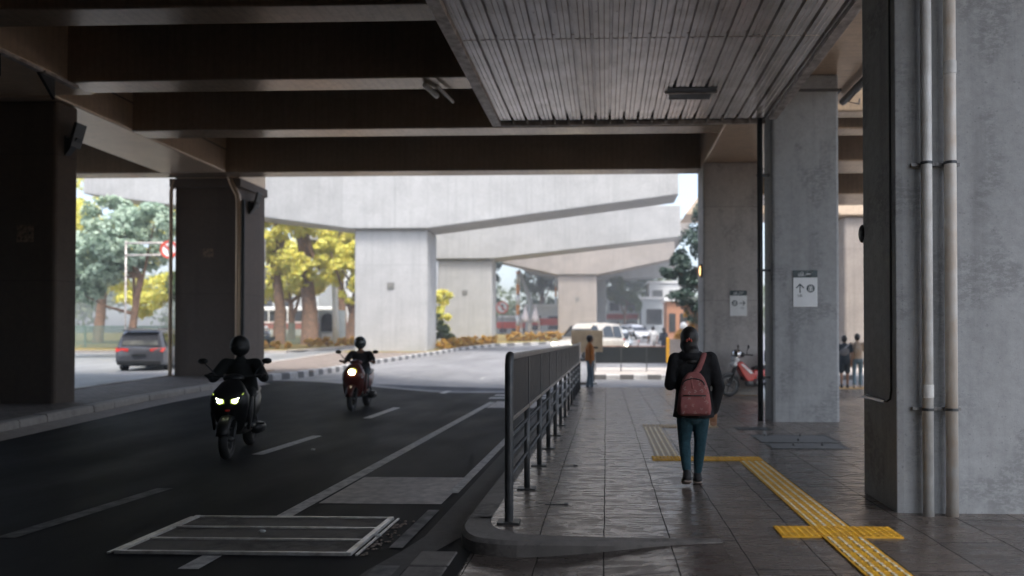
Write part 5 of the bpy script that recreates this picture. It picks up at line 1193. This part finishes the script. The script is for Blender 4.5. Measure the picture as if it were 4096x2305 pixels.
tree('leaning brown trunked tree, third of the four trunks by the pole', -20.3, 54, [(0, 0, 0), (-.1, 0, 3), (-.3, 0, 6), (.3, 0, 10)], B((.9, 0, 7.0, 1.4), (1.9, 0, 5.6, 1.3), (-.4, 0, 8.4, 1.4), (1.8, 0, 8.6, 1.6)), L_yel, 4500, .20, .46, .2, GL)
tree('yellow green tree just left of the nearest viaduct pier', -18.2, 50, [(0, 0, 0), (.2, 0, 2), (.5, 0, 4.2)], B((-.5, 0, 5.2, 1.3), (.9, 0, 6.2, 1.5), (.2, 0, 3.6, .9), (-1.4, 0, 6.6, 1.2), (.9, 0, 4.3, .9)), L_yel, 5000, .18, .34, .2, GL)
tree('low bright yellow tree behind the stout trunk, over the far bus', -26.5, 59, [(0, 0, 0), (.1, 0, 1.6), (0, 0, 3.2)], B((-1.6, 0, 4.4, 1.6), (1.2, 0, 5.2, 1.8), (3.4, 0, 6.2, 1.8), (-.4, 0, 7.2, 1.8), (5.2, 0, 8.2, 1.8), (2.2, 0, 8.8, 1.7)), L_yel, 6000, .24, .3, .2, GL)
tree('dark leafy tree rising between the first and second piers', -13.8, 66, [(0, 0, 0), (0, 0, 2), (.2, 0, 5)], B((0, 0, 5.5, 1.7), (.2, 0, 3.5, 1.3), (0, 0, 8, 1.6)), L_dark, 4000, .22, .30, .2, 'trees among the viaduct piers')
tree('dark conifer like tree right of the second pier', -12.3, 74, [(0, 0, 0), (0, 0, 3), (.1, 0, 7)], B((0, 0, 1.4, 1.3), (.1, 0, 3.2, 1.2), (-.1, 0, 5.6, 1.4), (.1, 0, 7.8, 1.3), (-.3, 0, 9.4, 1.2)), L_dark, 5000, .22, .25, .3, 'trees among the viaduct piers')
tree('pale olive tree behind the white tents', -9.5, 104, [(0, 0, 0), (0, 0, 4), (.3, 0, 7)], B((-1.5, 0, 7, 2.4), (1.8, 0, 8.2, 2.4), (4.5, 0, 7.5, 2.5), (-.5, 0, 10.6, 2.2), (4.5, 0, 10.8, 2.2)), L_green, 5000, .26, .35, .2, 'trees among the viaduct piers')
tree('mid green tree right of the fourth pier', 2.2, 88, [(0, 0, 0), (.1, 0, 2.2), (.3, 0, 4)], B((-.9, 0, 5.0, 1.3), (.5, 0, 4.4, 1.2), (1.2, 0, 3.6, 1.), (-1.2, 0, 6.3, 1.2)), L_green, 4500, .18, .22, .2, 'trees among the viaduct piers')
tree('tall dark blue green tree beside the dim column on the right', 4.2, 32, [(0, 0, 0), (-.1, 0, 1.8), (.1, 0, 3.4)], B((-.2, 0, 4.4, 1.15), (-.9, 0, 3.4, .9), (.4, 0, 3.0, 1.0), (.2, 0, 5.6, 1.1), (-1.2, 0, 4.4, .7), (.9, 0, 6.6, 1.2), (-.1, 0, 2.4, .7)), L_dark, 7500, .10, .18, .3, 'roadside trees on the right')
tree('flowering yellow green bush at the foot of the dark right tree', 4.3, 34.5, [(0, 0, 0), (0, 0, .5), (0, 0, .9)], B((-.1, 0, 1.5, .55), (-.5, 0, 1.1, .5), (.3, 0, 1.2, .6), (-.1, 0, 2.1, .45)), L_gold, 2200, .09, .06, .1, 'roadside trees on the right', name='bush')
tree('dark green tree seen in the gap between the right columns', 11.2, 37, [(0, 0, 0), (0, 0, 3), (0, 0, 5)], B((-.8, 0, 5, 1.4), (.5, 0, 6, 1.6), (-.9, 0, 3.4, 1.1), (-.5, 0, 7.4, 1.3)), L_dark, 4500, .16, .2, .3, 'roadside trees on the right')
tree('leafy green bush with orange flowers right of the nearest pier', -10.9, 47.5, [(0, 0, 0), (0, 0, .4), (0, 0, .8)], B((-.3, 0, 1.1, .65), (.2, 0, .8, .6), (-.5, 0, 1.8, .5), (.4, 0, .5, .45)), L_green, 2600, .11, .06, .1, 'median plants', name='bush')
tree('slim yellow flowering shrub behind the leafy bush, right of the nearest pier', -11.7, 50.5, [(0, 0, 0), (0, 0, 1.2), (0, 0, 2.4)], B((0, 0, 2.2, .7), (.1, 0, 3.4, .7), (0, 0, 1.2, .6)), L_yel, 1800, .12, .07, .1, 'median plants', name='bush')
def hedge(label, pts, w, h, mat, n):
    t = thing('hedge', label, 'hedge', (pts[0][0], pts[0][1], g(*pts[0]) + .15), 0, 'clipped golden hedges'); bl = []
    for (x0, y0), (x1, y1) in zip(pts, pts[1:]):
        L = math.hypot(x1 - x0, y1 - y0); k = max(2, int(L / (w * .55)))
        for i in range(k):
            q = i / k; x = x0 + (x1 - x0) * q; y = y0 + (y1 - y0) * q; bl.append((x - pts[0][0] + random.uniform(-.1, .1), y - pts[0][1], h * .5 + g(x, y) - g(*pts[0]), h * random.uniform(.52, .66)))
    leafmesh('leaves', leafcloud(bl, n, .10), mat, t)
    m = MB()
    for b in bl: m.tube((b[0], b[1], b[2] - h * .5), (b[0], b[1], b[2]), .03, 6)
    m.build('stems', M_bark, t)
hedge('clipped golden hedge along the kerb right of the nearest pier', [(-9.9, 43.2), (-9.6, 46), (-9.0, 49.5), (-8.0, 51.5)], 1.0, .62, L_gold, 5000)
hedge('clipped golden hedge in front of the third pier', [(-7.6, 55.0), (-5.2, 56), (-2.8, 57.5)], 1.0, .75, L_gold, 4000)
hedge('golden hedge beyond the silver car', [(.2, 60), (2.2, 60), (4.2, 60)], 1.0, .8, L_gold, 3000)
hedge('low golden hedge left of the nearest pier', [(-19.6, 46.5), (-17.6, 47.6), (-16.6, 49.5)], 1.0, .6, L_gold, 2500)
hedge('low ochre hedge near the white pole on the left road', [(-22.2, 44.2), (-20.9, 44.4), (-19.6, 45)], 1.0, .45, L_gold, 2000)
bl = [(x, 120 + random.uniform(-6, 12), random.uniform(2, 9), random.uniform(3, 4.6)) for x in np.arange(-110, 70, 3.2) for _ in range(2)]
o = leafmesh('treeline', leafcloud(bl, 22000, .5), L_green, None); tag(o, 'far mass of trees closing the view behind the viaduct', 'trees', kind='stuff'); o.location = (0, 0, 2)

# ---------------------------------------------------------------- sky, sun, camera
SUN_E, SUN_AZ = R(66), R(152)     # azimuth clockwise from +Y
w = bpy.data.worlds.new('World'); S.world = w; w.use_nodes = True; wt = w.node_tree; bg = wt.nodes['Background']
sk = wt.nodes.new('ShaderNodeTexSky'); sk.sky_type = 'NISHITA'; sk.sun_disc = False; sk.sun_elevation = SUN_E; sk.sun_rotation = SUN_AZ; sk.air_density = 1.; sk.dust_density = 4.; sk.ozone_density = 1.
hs = wt.nodes.new('ShaderNodeHueSaturation'); hs.inputs['Saturation'].default_value = .8; hs.inputs['Value'].default_value = 1.
wt.links.new(sk.outputs[0], hs.inputs['Color']); wt.links.new(hs.outputs[0], bg.inputs['Color']); bg.inputs['Strength'].default_value = .15
sd = bpy.data.lights.new('sun', 'SUN'); sd.energy = 1.6; sd.angle = R(16); sd.color = (1., .975, .94); so = bpy.data.objects.new('sun', sd); COL.objects.link(so)
to = Vector((math.sin(SUN_AZ) * math.cos(SUN_E), math.cos(SUN_AZ) * math.cos(SUN_E), math.sin(SUN_E))); so.rotation_euler = to.to_track_quat('Z', 'Y').to_euler(); so.location = (0, -30, 60)
cam = bpy.data.cameras.new('camera'); co = bpy.data.objects.new('camera', cam); COL.objects.link(co); S.camera = co
cam.sensor_width = 36; cam.lens = 36 * 1792 / 2576; cam.shift_x = -(1465 - 1288) / 2576; cam.shift_y = (832 - 725) / 2576
co.location = (0, 0, 1.40); co.rotation_euler = (R(90 + .73), 0, R(1.92)); cam.clip_start = .05; cam.clip_end = 3000
cam.dof.use_dof = True; cam.dof.focus_distance = 6.0; cam.dof.aperture_fstop = .95
S.view_settings.view_transform = 'Standard'; S.view_settings.look = 'None'; S.view_settings.exposure = 1.62; S.view_settings.gamma = 1
cy = S.cycles; cy.use_denoising = True; cy.max_bounces = 8; cy.diffuse_bounces = 5; cy.glossy_bounces = 3; cy.transmission_bounces = 2; cy.caustics_reflective = False; cy.caustics_refractive = False; cy.sample_clamp_indirect = 6

# ---------------------------------------------------------------- thin city haze
hm = bpy.data.materials.new('haze'); hm.use_nodes = True; ht = hm.node_tree; ht.nodes.remove(ht.nodes['Principled BSDF'])
pv_ = ht.nodes.new('ShaderNodeVolumePrincipled'); pv_.inputs['Color'].default_value = (.92, .95, 1, 1); pv_.inputs['Density'].default_value = .003; pv_.inputs['Anisotropy'].default_value = .3
ht.links.new(pv_.outputs[0], ht.nodes['Material Output'].inputs['Volume'])
hz = MB().box(-150, 120, -60, 180, -2.5, 20).build('haze', hm); hz['kind'] = 'stuff'; hz['label'] = 'thin pale haze over the whole street'
